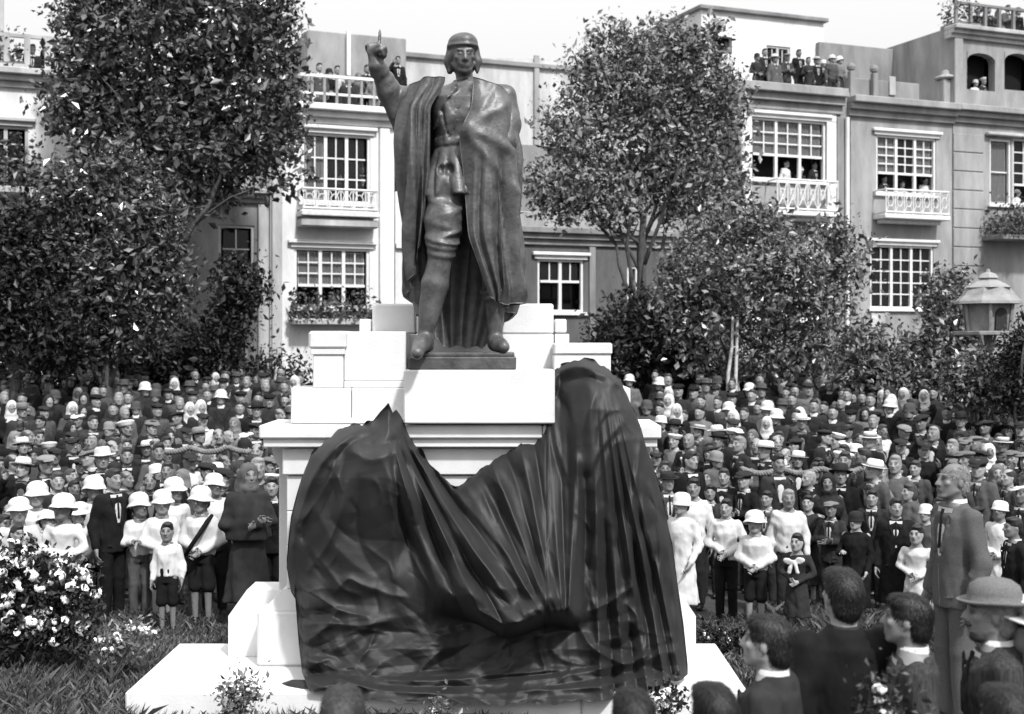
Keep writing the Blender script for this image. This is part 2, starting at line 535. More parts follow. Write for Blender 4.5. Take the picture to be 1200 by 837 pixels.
# ------------------------------------------------------------------ heads and hands (shared by the statue and the people)
def add_head(g, c, R, s, k=.012, face=True, neck=None):
    c = np.array(c, float)
    def p(x, y, z): return c + R @ (s*np.array((x, y, z)))
    def r(*a): return s*np.array(a)
    k = max(k*s, 1.2*g.h)
    g.ell(p(0, .018, .022), r(.076, .096, .092), R, k)
    g.ell(p(0, -.025, -.04), r(.062, .072, .080), R, k*1.5)
    g.ell(p(0, -.072, -.102), r(.026, .022, .020), R, k)
    for sg in (-1, 1):
        g.cap(p(sg*.058, .0, -.055), p(sg*.026, -.066, -.10), s*.018, s*.016, k)
        g.ell(p(sg*.044, -.066, -.018), r(.022, .018, .018), R, k)
        g.ell(p(sg*.079, .012, -.012), r(.010, .020, .032), R, k*.5)
    if face:
        for sg in (-1, 1):
            g.ell(p(sg*.031, -.100, .006), r(.020, .018, .013), R, k*.7, 's')
        g.cap(p(-.042, -.080, .028), p(.042, -.080, .028), s*.011, None, k*.6)
        for sg in (-1, 1):
            g.ell(p(sg*.031, -.079, .004), r(.013, .012, .011), R, k*.2)
        g.cap(p(0, -.090, .018), p(0, -.112, -.030), s*.009, s*.014, k*.5)
        for sg in (-1, 1):
            g.ell(p(sg*.012, -.100, -.034), r(.009, .011, .008), R, k*.4)
        g.cap(p(-.02, -.092, -.060), p(.02, -.092, -.060), s*.0075, None, k*.4)
        g.cap(p(-.017, -.090, -.073), p(.017, -.090, -.073), s*.0085, None, k*.4)
    if neck is not None:
        g.cap(p(0, .018, -.07), neck, s*.054, s*.062, k*2.5)
    return p

def head_tone(V, c, R, s, base=1.0):
    """face colour: eyes, brows, lips, nostrils; eye tone widened to paint socket shade"""
    L = (V - np.array(c)) @ R / s
    t = np.full(len(V), base)
    for sg in (-1, 1):
        d = np.sqrt(((L[:,0]-sg*.031)/.017)**2 + ((L[:,2]-.006)/.0095)**2)
        t = np.where((d < 1) & (L[:,1] < -.05), t*.22, t)  # dark eye, spread wider as painted shade in the socket
        d = np.sqrt(((L[:,0]-sg*.033)/.024)**2 + ((L[:,2]-.030-.08*np.abs(np.abs(L[:,0])-.033))/.007)**2)
        t = np.where((d < 1) & (L[:,1] < -.05), t*.3, t)
    d = np.sqrt((L[:,0]/.026)**2 + ((L[:,2]+.066)/.011)**2)
    t = np.where((d < 1) & (L[:,1] < -.06), t*.5, t)
    return t

def add_hand(g, wrist, R, s=1.0, curl=.5, side=1, k=None, point=False, spread=.12):
    """hand local: -Z runs from the wrist to the finger tips, X across the palm, palm faces -Y; side=+1 puts the thumb on -X"""
    wrist = np.array(wrist, float)
    def p(v): return wrist + R @ (s*np.array(v, float))
    k = k if k is not None else .010*s
    g.ell(p((0, 0, -.052)), s*np.array((.042, .017, .052)), R, .02*s)
    g.cap(p((0, 0, .03)), p((0, 0, -.02)), s*.028, s*.026, .02*s)
    lens = ((.044, .026, .020), (.050, .030, .022), (.046, .028, .021), (.035, .021, .018))
    for i in range(4):
        x = (-.031 + .0207*i)*side
        L = lens[i]
        ang = [curl*.75, curl*1.7, curl*2.5]
        if point and i == 0: ang = [.02, .05, .05]
        elif point: ang = [1.35, 2.75, 3.5]
        q = np.array((x, 0, -.095 + .004*abs(i-1.2)))
        r = (.0100, .0092, .0086, .0076)
        sp = spread*(i-1.5)*side
        for j in range(3):
            dn = np.array((math.sin(sp)*math.cos(ang[j]), -math.sin(ang[j]), -math.cos(ang[j])*math.cos(sp)))
            q2 = q + dn*L[j]
            g.cap(p(q), p(q2), s*r[j]*(1 if i < 3 else .88), s*r[j+1]*(1 if i < 3 else .88), k*.45)
            q = q2
    a, b, c_, d = (-.026*side, -.006, -.022), (-.052*side, -.020-.01*curl, -.050), (-.060*side, -.030-.02*curl, -.080), (-.054*side, -.036-.03*curl, -.104)
    g.chain([p(a), p(b), p(c_), p(d)], [s*.015, s*.0125, s*.0105, s*.0085], k*.7)

# ------------------------------------------------------------------ statue
def build_statue():
    d0 = 11.03
    loc = P(543, 413, d0)
    zt = CZ - (433.5 - HOR)/139
    root = thing("bronze_statue", "bronze statue of a standing figure in cap and long cloak, one arm raised pointing up", "statue", (loc.x, d0, zt))
    pl = loc.z - zt
    m = MB(); m.box(-.455, .455, -.27, .40, .0, pl-.035, .012); m.build("plinth", BRONZE, root)
    m = MB(); m.box(-.44, .44, -.255, .385, pl-.034, pl, .008); m.build("plinth_top", BRONZE, root)
    g = Sdf((-.95, -.62, -.12), (.68, .5, 2.92), .0125)
    # legs
    g.chain([(-.12, .0, 1.5), (-.165, -.16, 1.12), (-.17, -.21, .86)], [.165, .15, .118], .05)
    g.chain([(-.17, -.21, .86), (-.235, -.21, .58), (-.31, -.22, .17)], [.105, .112, .068], .03)
    g.chain([(-.31, -.20, .12), (-.335, -.33, .07), (-.36, -.47, .0)], [.075, .068, .052], .03)
    g.ell((-.305, -.17, .05), (.065, .09, .06), None, .03)
    for z, r in ((.90, .140), (.835, .128)):
        g.ell((-.172, -.212, z), (r, r*1.0, .038), rotm(0, .25, .15), .02)
    g.chain([(.10, .02, 1.5), (.19, .0, 1.1), (.24, -.02, .78)], [.16, .14, .11], .05)
    g.chain([(.24, -.02, .78), (.27, -.0, .52), (.275, .0, .14)], [.10, .10, .06], .03)
    g.chain([(.275, -.0, .09), (.31, -.13, .065), (.35, -.24, .045)], [.072, .062, .048], .03)
    g.ell((.275, .03, .05), (.06, .08, .05), None, .03)
    g.ell((.27, -.01, .53), (.135, .135, .045), rotm(0, .1, -.1), .02)
    g.ell((.27, -.01, .46), (.118, .12, .04), None, .02)
    # tunic
    fold = lambda th, Z: .085*(np.abs(np.sin(th*6.5+1.2*np.sin(Z*4)))**.7*2-1)*np.clip((1.76-Z)/.22, 0, 1)
    g.loft([(1.33, -.04, -.03, .315, .265), (1.56, -.03, -.015, .275, .225), (1.79, -.02, 0, .215, .165), (2.0, .0, -.015, .26, .19), (2.18, .02, .0, .32, .185), (2.27, .03, .02, .25, .14), (2.33, .03, .02, .12, .10)], .05, 'u', fold)
    g.loft([(1.765, -.02, 0, .235, .19), (1.83, -.02, 0, .235, .19)], .012)
    for a in (-.035, .035):       # the parted front of the skirt
        g.ell((-.15+a, -.27, 1.55), (.042, .10, .06), None, .015, 's')
    g.chain([(-.15, -.30, 1.52), (-.15, -.30, 1.32)], [.03, .075], .02, 's')
    g.cap((.06, -.19, 2.27), (-.06, -.235, 2.06), .02, .012, .02, 's')
    g.cap((-.06, -.235, 2.06), (-.07, -.23, 1.85), .010, .010, .015, 's')
    for sg in (-1, 1):       # collar points and the pull of the tunic across the chest
        g.chain([(sg*.10+.03, -.07, 2.315), (sg*.075+.01, -.15, 2.24), (sg*.12-.01, -.19, 2.16)], [.022, .026, .012], .015)
    rg_ = np.random.default_rng(4)
    for k_ in range(18):
        x0, z0 = rg_.uniform(-.22, .16), rg_.uniform(1.98, 2.16)
        yf = lambda x, z: -.165*math.sqrt(max(.05, 1-((x+.0)/.30)**2))-.012
        x1, z1 = x0+rg_.uniform(-.09, .09), z0-rg_.uniform(.10, .24)
        g.cap((x0, yf(x0, z0), z0), (x1, yf(x1, z1), z1), rg_.uniform(.010, .022), .006, .03, rg_.choice(['u', 'u', 's']))
    for z, t_, a_ in ((1.27, .16, .3), (1.18, .158, -.35), (1.09, .152, .3), (1.00, .148, -.25), (.95, .152, .2)):     # baggy breeches
        g.ell((-.145-.04*(1.3-z), -.12-.25*(1.3-z), z), (t_, t_*1.02, .030), rotm(0, .25, a_), .035)
    for k_ in range(18):     # breeches and boots
        z0 = rg_.uniform(.95, 1.5); t_ = (1.5-z0)/.65
        cx, cy = -.12-.05*t_, -.2*t_
        a0 = rg_.uniform(-2.8, .2); r_ = .165-.04*t_
        g.cap((cx+r_*math.cos(a0), cy+r_*math.sin(a0), z0), (cx+r_*.9*math.cos(a0+.9), cy+r_*.9*math.sin(a0+.9), z0-.09), .016, .006, .03)
    for z in (2.18, 2.07, 1.96):
        g.ell((-.045, -.222, z), (.018, .014, .018), None, .006)
    # raised right arm in a loose sleeve
    g.chain([(-.26, .03, 2.19), (-.44, .07, 2.19), (-.60, .10, 2.22)], [.12, .105, .092], .05)
    g.chain([(-.60, .10, 2.22), (-.67, .0, 2.34), (-.728, -.09, 2.44)], [.088, .074, .054], .03)
    g.cap((-.728, -.09, 2.44), (-.742, -.11, 2.495), .046, .042, .02)
    g.cap((-.715, -.07, 2.415), (-.73, -.092, 2.445), .078, .070, .008)
    for a in (.15, .4, .65, .9):        # creases of the sleeve
        c_ = np.array((-.60, .10, 2.22))*(1-a)+np.array((-.72, -.08, 2.43))*a
        g.ell(c_, (.092-.02*a, .092-.02*a, .018), rotm(.2, .9, -.4), .03)
    g.chain([(-.70, -.04, 2.40), (-.65, .02, 2.25), (-.59, .06, 2.05)], [.05, .085, .06], .04)   # hanging sleeve
    g.chain([(-.60, .06, 2.08), (-.58, .06, 1.92)], [.055, .03], .03)
    Rh = rotm(.5, math.pi - .10, .06)
    add_hand(g, (-.745, -.115, 2.485), Rh, 1.55, .5, -1, .016, point=True)
    # left arm bent under the cloak
    g.chain([(.33, .03, 2.17), (.38, -.04, 1.96), (.36, -.12, 1.80)], [.125, .11, .10], .05)
    g.chain([(.36, -.12, 1.80), (.22, -.18, 1.86)], [.095, .085], .03)
    # curled fingers and thumb of the raised hand
    g.chain([(-.765, -.14, 2.57), (-.70, -.19, 2.60), (-.655, -.19, 2.58), (-.66, -.165, 2.53)], [.026, .022, .02, .018], .012)
    g.chain([(-.76, -.14, 2.545), (-.69, -.20, 2.56), (-.67, -.19, 2.515)], [.024, .022, .018], .012)
    g.chain([(-.73, -.10, 2.495), (-.67, -.12, 2.53), (-.65, -.15, 2.565)], [.026, .022, .018], .012)
    # neck, head, bobbed hair, cap with a rolled rim
    Rd = rotm(.16, .10, -.03)
    hc = np.array((.0, -.03, 2.55))
    add_head(g, hc, Rd, 1.36, .012, True, (.03, .03, 2.26))
    for sg in (-1, 1):
        g.chain([hc+(sg*.108, .055, .07), hc+(sg*.124, .055, -.04), hc+(sg*.118, .045, -.13)], [.030, .038, .024], .03)
    g.ell(hc+(0, .10, -.03), (.112, .08, .13), None, .04)
    g.ell(hc+(.0, .025, .108), (.126, .152, .092), rotm(.16, -.08, 0), .02)
    g.ell(hc+(.0, .02, .082), (.134, .160, .026), rotm(.16, .06, 0), .012)
    # short shoulder cape turned out at the side
    g.chain([(.20, .0, 2.27), (.38, .0, 2.22), (.455, -.01, 2.06)], [.05, .06, .03], .04)
    g.ell((.18, -.195, 2.2), (.03, .02, .03), None, .01)
    g.wrinkle(.0050, 5, 12, 34, (1, 1, .6), 9)
    V, Q = g.mesh(1)
    V[:, 2] += pl
    link("figure", mesh_np("figure", V, Q), BRONZE, root)
    # cloak
    rows = [
     (2.29, [(-.15,-.185),(-.31,-.17),(-.47,.02),(-.36,.17),(-.1,.20),(.15,.19),(.40,.06),(.30,-.15),(.09,-.185)]),
     (2.08, [(-.27,-.20),(-.42,-.21),(-.57,.0),(-.42,.2),(0,.3),(.35,.22),(.46,.02),(.36,-.24),(.08,-.26)]),
     (1.82, [(-.28,-.17),(-.42,-.22),(-.58,-.04),(-.45,.22),(0,.33),(.36,.26),(.46,.02),(.35,-.28),(-.03,-.29)]),
     (1.49, [(-.29,-.14),(-.42,-.20),(-.555,-.02),(-.42,.25),(0,.34),(.36,.26),(.46,.0),(.35,-.26),(.01,-.26)]),
     (.98, [(-.34,-.08),(-.42,-.14),(-.50,.0),(-.36,.26),(0,.34),(.36,.26),(.46,.0),(.36,-.24),(.05,-.24)]),
     (.50, [(-.38,-.02),(-.41,-.06),(-.44,.02),(-.32,.26),(0,.32),(.34,.26),(.47,.0),(.40,-.2),(.22,-.2)]),
     (.03, [(-.3,.05),(-.32,.02),(-.30,.06),(-.24,.2),(0,.26),(.2,.24),(.3,.1),(.3,0),(.22,-.1)])]
    nu, nv = 240, 150
    u = np.linspace(0, 1, nu)
    RX = np.array([np.interp(u*8, np.arange(9), [q[0] for q in r[1]]) for r in rows])
    RY = np.array([np.interp(u*8, np.arange(9), [q[1] for q in r[1]]) for r in rows])
    ker = np.hanning(31); ker /= ker.sum()
    sm = lambda A: np.array([np.convolve(np.pad(a, 15, mode='reflect', reflect_type='odd'), ker, 'valid') for a in A])
    RX, RY = sm(RX), sm(RY)
    zr = np.array([r[0] for r in rows])
    hem = np.interp(u, [0, .08, .2, .3, .4, .6, .70, .80, .9, 1], [1.0, .75, .42, .3, .05, .04, .25, .40, .42, .46])
    hem += .012*np.sin(u*70)
    v = np.linspace(0, 1, nv)
    tz = np.interp(u, [0, .12, .25, .45, .6, .7, .78, .86, 1], [2.335, 2.34, 2.30, 2.31, 2.28, 2.22, 2.20, 2.27, 2.335])
    ZZ = tz[:, None] + (hem[:, None]-tz[:, None])*v[None]
    XX = np.empty((nu, nv)); YY = np.empty((nu, nv))
    for i in range(nu):
        XX[i] = np.interp(ZZ[i], zr[::-1], RX[::-1, i]); YY[i] = np.interp(ZZ[i], zr[::-1], RY[::-1, i])
    for _ in range(2):
        kk = np.hanning(13); kk /= kk.sum()
        f = lambda A: np.array([np.convolve(np.pad(a, 6, mode='reflect', reflect_type='odd'), kk, 'valid') for a in A])
        XX, YY = f(XX), f(YY)
    tx, ty = np.gradient(XX, axis=0), np.gradient(YY, axis=0)
    ln = np.sqrt(tx**2+ty**2)+1e-6
    nx, ny = ty/ln, -tx/ln
    amp = (.010 + .040*np.clip(v*1.4, 0, 1)[None])*(1+.5*np.sin(u*9)[:, None])
    ph = u[:, None]*62 + 1.6*np.sin(v*3+u[:, None]*7) + 1.2*np.sin(u[:, None]*17)
    dsp = amp*(np.abs(np.sin(ph*.5))**1.3*2-1)
    dsp += .012*np.sin(u[:, None]*118+v*5)*np.clip(v-.25, 0, 1)
    broad = np.exp(-((u[:, None]-.86)/.06)**2)*np.exp(-((v[None]-.12)/.16)**2)     # smooth over the bent arm
    dsp = dsp*(1-.9*np.clip(broad*1.6, 0, 1))
    for u0, wd, dp, va in ((.03, .010, .03, .1), (.085, .012, .05, .05), (.15, .010, .04, .1), (.70, .010, .04, .1), (.755, .008, .06, .04), (.80, .010, .075, .10), (.855, .011, .06, .30), (.905, .010, .07, .34), (.95, .008, .045, .3)):
        uu = u[:, None] + .012*np.sin(v[None]*6+u0*40)
        x_ = np.abs(uu-u0)/wd
        dsp = dsp - dp*np.exp(-x_)*np.clip((v[None]-va)/.15, 0, 1) + .5*dp*np.exp(-np.abs(x_-2.2))*np.clip((v[None]-va)/.15, 0, 1)
    # diagonal tension folds running to the hand at the chest
    for (u0, v0, u1, v1, wd, hh) in ((.80, .02, .985, .22, .02, .02), (.84, .30, .99, .23, .018, .022), (.82, .5, .985, .26, .016, .02), (.90, .02, .99, .2, .015, .015)):
        t = np.clip(((u[:, None]-u0)*(u1-u0)+(v[None]-v0)*(v1-v0))/((u1-u0)**2+(v1-v0)**2), 0, 1)
        dd = np.sqrt((u[:, None]-u0-t*(u1-u0))**2+((v[None]-v0-t*(v1-v0))*.5)**2)
        dsp = dsp + hh*np.exp(-(dd/wd)**2)
    sgn = -1.0
    XX2, YY2 = XX - sgn*nx*dsp*-1, YY - sgn*ny*dsp*-1
    A = np.stack([XX2, YY2, ZZ + pl], -1)
    th = .022
    B = A.copy(); B[..., 0] += nx*th*.5; B[..., 1] += ny*th*.5
    A[..., 0] -= nx*th*.5; A[..., 1] -= ny*th*.5
    n = nu*nv
    I = np.arange(n).reshape(nu, nv)
    q = np.stack([I[:-1,:-1], I[1:,:-1], I[1:,1:], I[:-1,1:]], -1).reshape(-1, 4)
    Q = [q, q[:, ::-1] + n]
    def rim(a): return np.stack([a[:-1], a[1:], a[1:]+n, a[:-1]+n], 1)
    Q += [rim(I[0])[:, ::-1], rim(I[-1]), rim(I[:, 0]), rim(I[:, -1])[:, ::-1]]
    link("cloak", mesh_np("cloak", np.concatenate([A.reshape(-1, 3), B.reshape(-1, 3)]), np.concatenate(Q)), BRONZE, root)
build_statue()

# ------------------------------------------------------------------ the fallen veil
def build_veil():
    top = [(336,655),(338,632),(341,606),(346,588),(353,560),(365,532),(385,512),(400,501),(415,497),(430,497),(437,493),(442,487),(446,482),(451,477),(455,472),(457,476),(460,484),(464,480),(468,485),(473,494),(477,505),(485,519),(495,531),(505,545),(520,560),(533,573),(545,565),(560,553),(575,541),(590,533),(610,521),(625,515),(635,508),(640,495),(642,462),(644,445),(650,435),(658,428),(670,422),(685,420),(700,424),(714,433),(727,444),(738,470),(750,497),(760,530),(770,560),(780,600),(788,640),(795,690),(801,730),(805,768),(806,778)]
    bot = [(336,668),(341,694),(346,700),(350,752),(354,788),(362,808),(400,818),(470,823),(560,826),(650,824),(720,819),(760,809),(785,800),(800,797),(806,790)]
    swg = [(336,640),(365,664),(385,690),(410,704),(440,697),(470,704),(510,700),(530,708),(560,722),(590,739),(610,736),(640,724),(670,724),(690,719),(715,709),(740,691),(752,705),(806,720)]
    nx_, ny_ = 470, 400
    xs = np.linspace(336, 806, nx_)
    ip = lambda pts: np.interp(xs, [p[0] for p in pts], [p[1] for p in pts])
    yt, yb, ysw = ip(top), ip(bot), ip(swg)
    kk = np.hanning(9); kk /= kk.sum()
    ysw = np.convolve(np.pad(ysw, 4, mode='edge'), kk, 'valid')
    rg0 = np.random.default_rng(77)
    jag = np.convolve(rg0.normal(0, 1, nx_+24), np.hanning(11)/4.2, 'same')[12:-12]
    yt = yt + 2.6*jag*((xs < 436) | (xs > 474))
    yb = yb + 1.6*np.sin(xs*.11) + 1.2*np.sin(xs*.31+1)
    v = np.linspace(0, 1, ny_)
    PX = np.repeat(xs[:, None], ny_, 1)
    PY = yt[:, None] + (yb-yt)[:, None]*v[None]
    yy = PY - ysw[:, None]
    ip2 = lambda q: np.interp(PY, [a for a, b in q], [b for a, b in q])
    sst = lambda x, a, b: (lambda t: t*t*(3-2*t))(np.clip((x-a)/(b-a), 0, 1))
    DL = ip2([(480,10.52),(520,10.36),(560,10.33),(600,10.36),(660,10.43),(700,10.46)])
    DC = ip2([(480,10.76),(520,10.70),(560,10.60),(600,10.46),(650,10.28),(690,10.08),(715,9.99),(745,9.99)])
    DR = ip2([(415,10.66),(440,10.52),(480,10.40),(520,10.38),(560,10.40),(640,10.43),(700,10.45),(740,10.41),(780,10.32),(800,10.2),(815,10.12)])
    DB = ip2([(640,10.44),(700,10.45),(740,10.44),(770,10.38),(792,10.30),(804,10.19),(820,10.07),(830,10.04)])
    xl = np.interp(PY, [480, 545, 600, 660, 700], [470, 470, 490, 508, 520])
    wc = sst(PX, xl-16, xl+22)*(1-sst(PX, 664, 694))
    wr = sst(PX, 664, 694)
    Du = DL*(1-wc-wr) + DC*wc + DR*wr
    lw = np.interp(PX, [336, 470, 520, 560, 650, 690, 740], [55, 50, 18, 8, 8, 22, 40])
    wl = sst(yy, -lw, lw+2)
    Dl = DB*(1-sst(PX, 735, 765)) + DR*sst(PX, 735, 765)
    D = Du*(1-wl) + Dl*wl
    # rounding towards the upper and side outline
    pl_ = np.array(bot[:4][::-1] + top + [(806, 790)], float)
    sl_ = np.concatenate([[0], np.cumsum(np.linalg.norm(np.diff(pl_, axis=0), axis=1))])
    sq_ = np.arange(0, sl_[-1], 2.0)
    ol = np.stack([np.interp(sq_, sl_, pl_[:, 0]), np.interp(sq_, sl_, pl_[:, 1])], 1)
    ol = ol[~((ol[:, 1] < 500) & (np.abs(ol[:, 0]-455) < 18))]
    e = np.full(PX.shape, 1e9)
    for ox, oy in ol:
        e = np.minimum(e, (PX-ox)**2 + (PY-oy)**2)
    e = np.sqrt(e)
    e1 = np.clip(e/34, 0, 1)
    D += .26*(1-np.sqrt(np.clip(1-(1-e1)**2, 0, 1)))
    D -= .05*np.clip(e/90, 0, 1)
    rid = [
     ([(449,540),(465,580),(482,612),(500,652),(516,699)], 11, .085), ([(474,545),(497,600),(515,640),(530,680)], 8, -.07),
     ([(456,500),(480,532),(505,575),(528,608),(541,655),(554,686)], 6, .07), ([(487,535),(512,575),(537,612),(552,655),(566,690)], 5, -.06),
     ([(478,508),(500,545),(525,580),(551,622),(572,662),(588,692)], 8, .075), ([(508,550),(532,580),(556,615),(580,655)], 5, -.05),
     ([(395,530),(388,556),(375,580),(363,600),(352,612)], 5, .05), ([(405,535),(396,562),(384,590),(372,612)], 8, -.045),
     ([(442,500),(415,506),(400,515),(385,530),(372,548),(360,572)], 7, .05), ([(440,510),(420,514),(405,524),(392,540)], 5, -.04),
     ([(415,530),(432,540),(452,534),(470,528)], 8, .05), ([(425,520),(445,522),(466,515)], 5, -.05),
     ([(455,575),(467,620),(490,665),(511,700)], 3.2, .035), ([(462,580),(475,622),(497,664),(516,694)], 4, -.04),
     ([(360,640),(372,655),(385,668),(400,690),(420,697)], 5, .03), ([(396,690),(408,676),(420,684),(436,690)], 5, .04), ([(440,690),(455,697),(475,700)], 5, .035),
     ([(372,600),(392,640),(416,664),(440,676)], 9, .025), ([(352,620),(362,650),(378,676)], 6, -.035),
     # centre swag
     ([(672,450),(675,520),(678,570),(677,620),(673,680),(670,722)], 6, .10), ([(686,560),(686,620),(683,680),(682,712)], 7, -.10),
     ([(655,470),(662,520),(660,600),(656,660),(659,722)], 8, .06), ([(668,560),(667,620),(664,700)], 3.5, -.045),
     ([(585,545),(600,562),(618,605),(630,650),(645,700),(655,721)], 7, .06), ([(610,560),(628,600),(640,650),(650,695)], 5, -.045),
     ([(632,530),(640,580),(644,630),(650,690)], 6, .04), ([(648,490),(653,523),(667,566)], 3, .045), ([(643,500),(648,530),(660,570)], 3.5, -.045),
     ([(556,562),(575,595),(590,625),(614,662)], 4.5, .055), ([(565,560),(585,595),(602,625),(624,662)], 4, -.05),
     ([(540,590),(560,640),(580,678)], 4.5, .045), ([(548,610),(570,648),(604,674)], 4, .045), ([(550,598),(574,632),(600,660)], 4, -.045),
     ([(570,553),(592,577)], 4, .045), ([(590,540),(605,552),(612,575)], 6, -.04), ([(610,528),(622,545),(630,580)], 6, .04),
     ([(596,737),(622,724),(646,708)], 9, .06), ([(540,712),(580,715),(620,702)], 9, -.035),
     ([(516,706),(545,696),(575,690),(600,690),(625,684),(642,690)], 13, .075), ([(617,685),(618,686)], 3.5, -.09), ([(537,690),(556,694),(570,688)], 6, -.04),
     # right lobe
     ([(642,450),(655,451),(668,462),(676,490),(680,540)], 7, .07), ([(654,466),(664,474),(672,500),(676,530)], 4.5, -.085),
     ([(645,440),(660,432),(685,430),(710,440)], 6, .035), ([(660,445),(685,440),(700,450)], 7, -.03),
     ([(698,438),(701,457),(686,490),(680,520)], 3.2, .045), ([(709,455),(697,490),(688,530)], 6, -.03),
     ([(686,572),(695,540),(712,515),(732,492)], 4, .05), ([(694,560),(706,530),(726,508)], 5, -.045), ([(700,520),(705,495),(718,482)], 5, -.05), ([(700,500),(712,482),(728,480)], 3, .035),
     ([(695,575),(708,545),(720,516),(750,514)], 4, .04), ([(752,515),(745,560),(738,610),(737,682)], 4, .05), ([(745,540),(732,590),(722,640)], 8, -.03),
     ([(754,508),(768,548),(779,584),(789,625)], 5, .045), ([(716,455),(726,470),(733,500),(752,515)], 3, .04), ([(722,452),(726,462)], 6, -.06),
     ([(752,560),(755,615),(752,670)], 3.5, .04), ([(762,570),(772,610),(775,655),(770,700)], 3.5, .045), ([(745,640),(747,700),(756,760)], 4, -.05),
     ([(782,640),(790,700),(796,760)], 4, .04), ([(768,650),(764,710),(760,770)], 5, -.045), ([(700,600),(694,650),(688,700)], 5, .03), ([(715,620),(712,670),(706,700)], 6, -.03),
     ([(692,716),(715,706),(740,688)], 4, .05), ([(735,708),(750,724),(757,746),(755,765)], 5, .06), ([(742,735),(735,752),(724,758)], 5, -.06),
     ([(678,735),(694,760),(715,772),(735,781),(756,770)], 5, .065), ([(700,752),(722,764),(745,762)], 6, -.06),
     ([(560,803),(640,796),(690,787),(740,777),(757,768)], 5, .06), ([(545,794),(620,788),(680,784)], 3.5, .045), ([(565,798),(640,790),(700,780)], 3, -.045),
     ([(570,813),(640,808),(700,806),(760,792)], 4, .05), ([(640,805),(700,796),(745,786)], 4, -.055),
     ([(630,745),(633,765),(639,782)], 4, .06), ([(645,760),(660,775),(680,778)], 5, .04), ([(594,752),(596,768)], 4, .03),
     ([(756,775),(775,765),(795,765)], 7, .05), ([(757,783),(780,788),(803,795)], 5, -.05), ([(760,800),(780,792),(800,785)], 5, .03),
     ([(641,470),(643,452),(652,438),(668,430),(690,430),(712,440),(728,455)], 5, .05), ([(650,468),(656,452),(668,443),(688,441),(706,449)], 5, -.05),
     ([(728,450),(742,480),(756,515),(770,556)], 4, .05), ([(722,462),(734,492),(744,520)], 5, -.045),
     ([(343,640),(352,600),(366,560),(388,528),(412,510)], 5, .05), ([(356,630),(368,590),(386,552)], 5, -.05),
     ([(362,668),(384,640),(398,604),(404,566)], 5, .035), ([(420,560),(416,610),(424,650),(446,680)], 7, -.03), ([(352,690),(372,700),(398,716),(430,722)], 5, .05),
     ([(350,735),(380,728),(420,735),(455,728)], 5, .045), ([(352,712),(378,716),(402,730)], 5, -.05), ([(470,735),(510,745),(545,738)], 5, .03),
     # lower left
     ([(390,762),(415,748),(440,728)], 9, .06), ([(357,752),(380,738),(395,716)], 5, .05), ([(365,770),(400,770),(440,755)], 7, -.06),
     ([(420,775),(432,760),(440,740)], 3.5, .04), ([(485,796),(500,777),(516,764)], 4, .055), ([(450,797),(500,798),(552,795)], 4, .05), ([(470,790),(500,786),(540,785)], 4, -.04),
     ([(355,790),(372,776),(392,772)], 6, .05), ([(395,794),(415,802),(432,808),(500,813),(560,813)], 4, .05), ([(398,785),(415,780),(428,795),(445,780)], 5, .05),
     ([(440,803),(500,805),(570,804)], 3.5, -.04), ([(360,800),(380,800),(400,806)], 5, .04)]
    rng = np.random.default_rng(21)
    for _ in range(120):          # many small creases following the pull of the cloth
        x, y = rng.uniform(345, 798), rng.uniform(500, 815)
        if x < 450 and y < 690 and rng.random() < .6: continue
        if y > 735: a = rng.normal(0.0, .45); L = rng.uniform(20, 70)
        elif x > 685: a = math.pi/2 + rng.normal(-.12, .25); L = rng.uniform(25, 80)
        elif x > 500: a = math.pi/2 - .35 + (x-660)*-.0022 + rng.normal(0, .2); L = rng.uniform(20, 60)
        else: a = math.pi/2 - .5 + rng.normal(0, .5); L = rng.uniform(15, 45)
        c, s_ = math.cos(a)*L/2, math.sin(a)*L/2
        b = rng.normal(0, 4)
        rid.append(([(x-c, y-s_), (x+b, y), (x+c, y+s_)], rng.uniform(1.8, 3.4), rng.choice([-1, 1])*rng.uniform(.006, .020)))
    for pts, wd, hh in rid:
        p = np.array(pts, float)
        if len(p) > 2:            # round the polyline
            k = np.concatenate([[0], np.cumsum(np.linalg.norm(np.diff(p, axis=0), axis=1))]); f_ = np.linspace(0, k[-1], 5*len(p))
            p2 = np.stack([np.interp(f_, k, p[:, 0]), np.interp(f_, k, p[:, 1])], 1)
            for _ in range(6): p2[1:-1] = .25*p2[:-2]+.5*p2[1:-1]+.25*p2[2:]
            p = p2
        if p[:, 1].mean() < 560 and p[:, 0].mean() > 690: hh = hh*.45
        wd = wd*1.1; hh = hh*(.55 if p[:, 1].mean() < 715 and 470 < p[:, 0].mean() < 672 else .9)
        lo, hi = p.min(0)-3.2*wd, p.max(0)+3.2*wd
        ii = np.where((xs >= lo[0]) & (xs <= hi[0]))[0]
        if not len(ii): continue
        sl = slice(ii[0], ii[-1]+1)
        qx, qy = PX[sl], PY[sl]
        dd = np.full(qx.shape, 1e9); tt = np.zeros(qx.shape)
        seg = np.linalg.norm(np.diff(p, axis=0), axis=1); cum = np.concatenate([[0], np.cumsum(seg)])
        for i in range(len(p)-1):
            ab = p[i+1]-p[i]; L = ab @ ab + 1e-9
            tq = np.clip(((qx-p[i,0])*ab[0]+(qy-p[i,1])*ab[1])/L, 0, 1)
            d2 = (qx-p[i,0]-tq*ab[0])**2+(qy-p[i,1]-tq*ab[1])**2
            better = d2 < dd
            dd = np.where(better, d2, dd); tt = np.where(better, (cum[i]+tq*seg[i])/cum[-1], tt)
        dd = np.sqrt(dd)
        prof = np.exp(-(dd/wd)**1.35)*(.35+.65*np.sin(np.pi*np.clip(tt*.86+.07, 0, 1))**.6)
        D[sl] -= hh*prof
    n2 = vnoise(PX/22, PY/22, 0*PX, 12, 8, 2, 6)
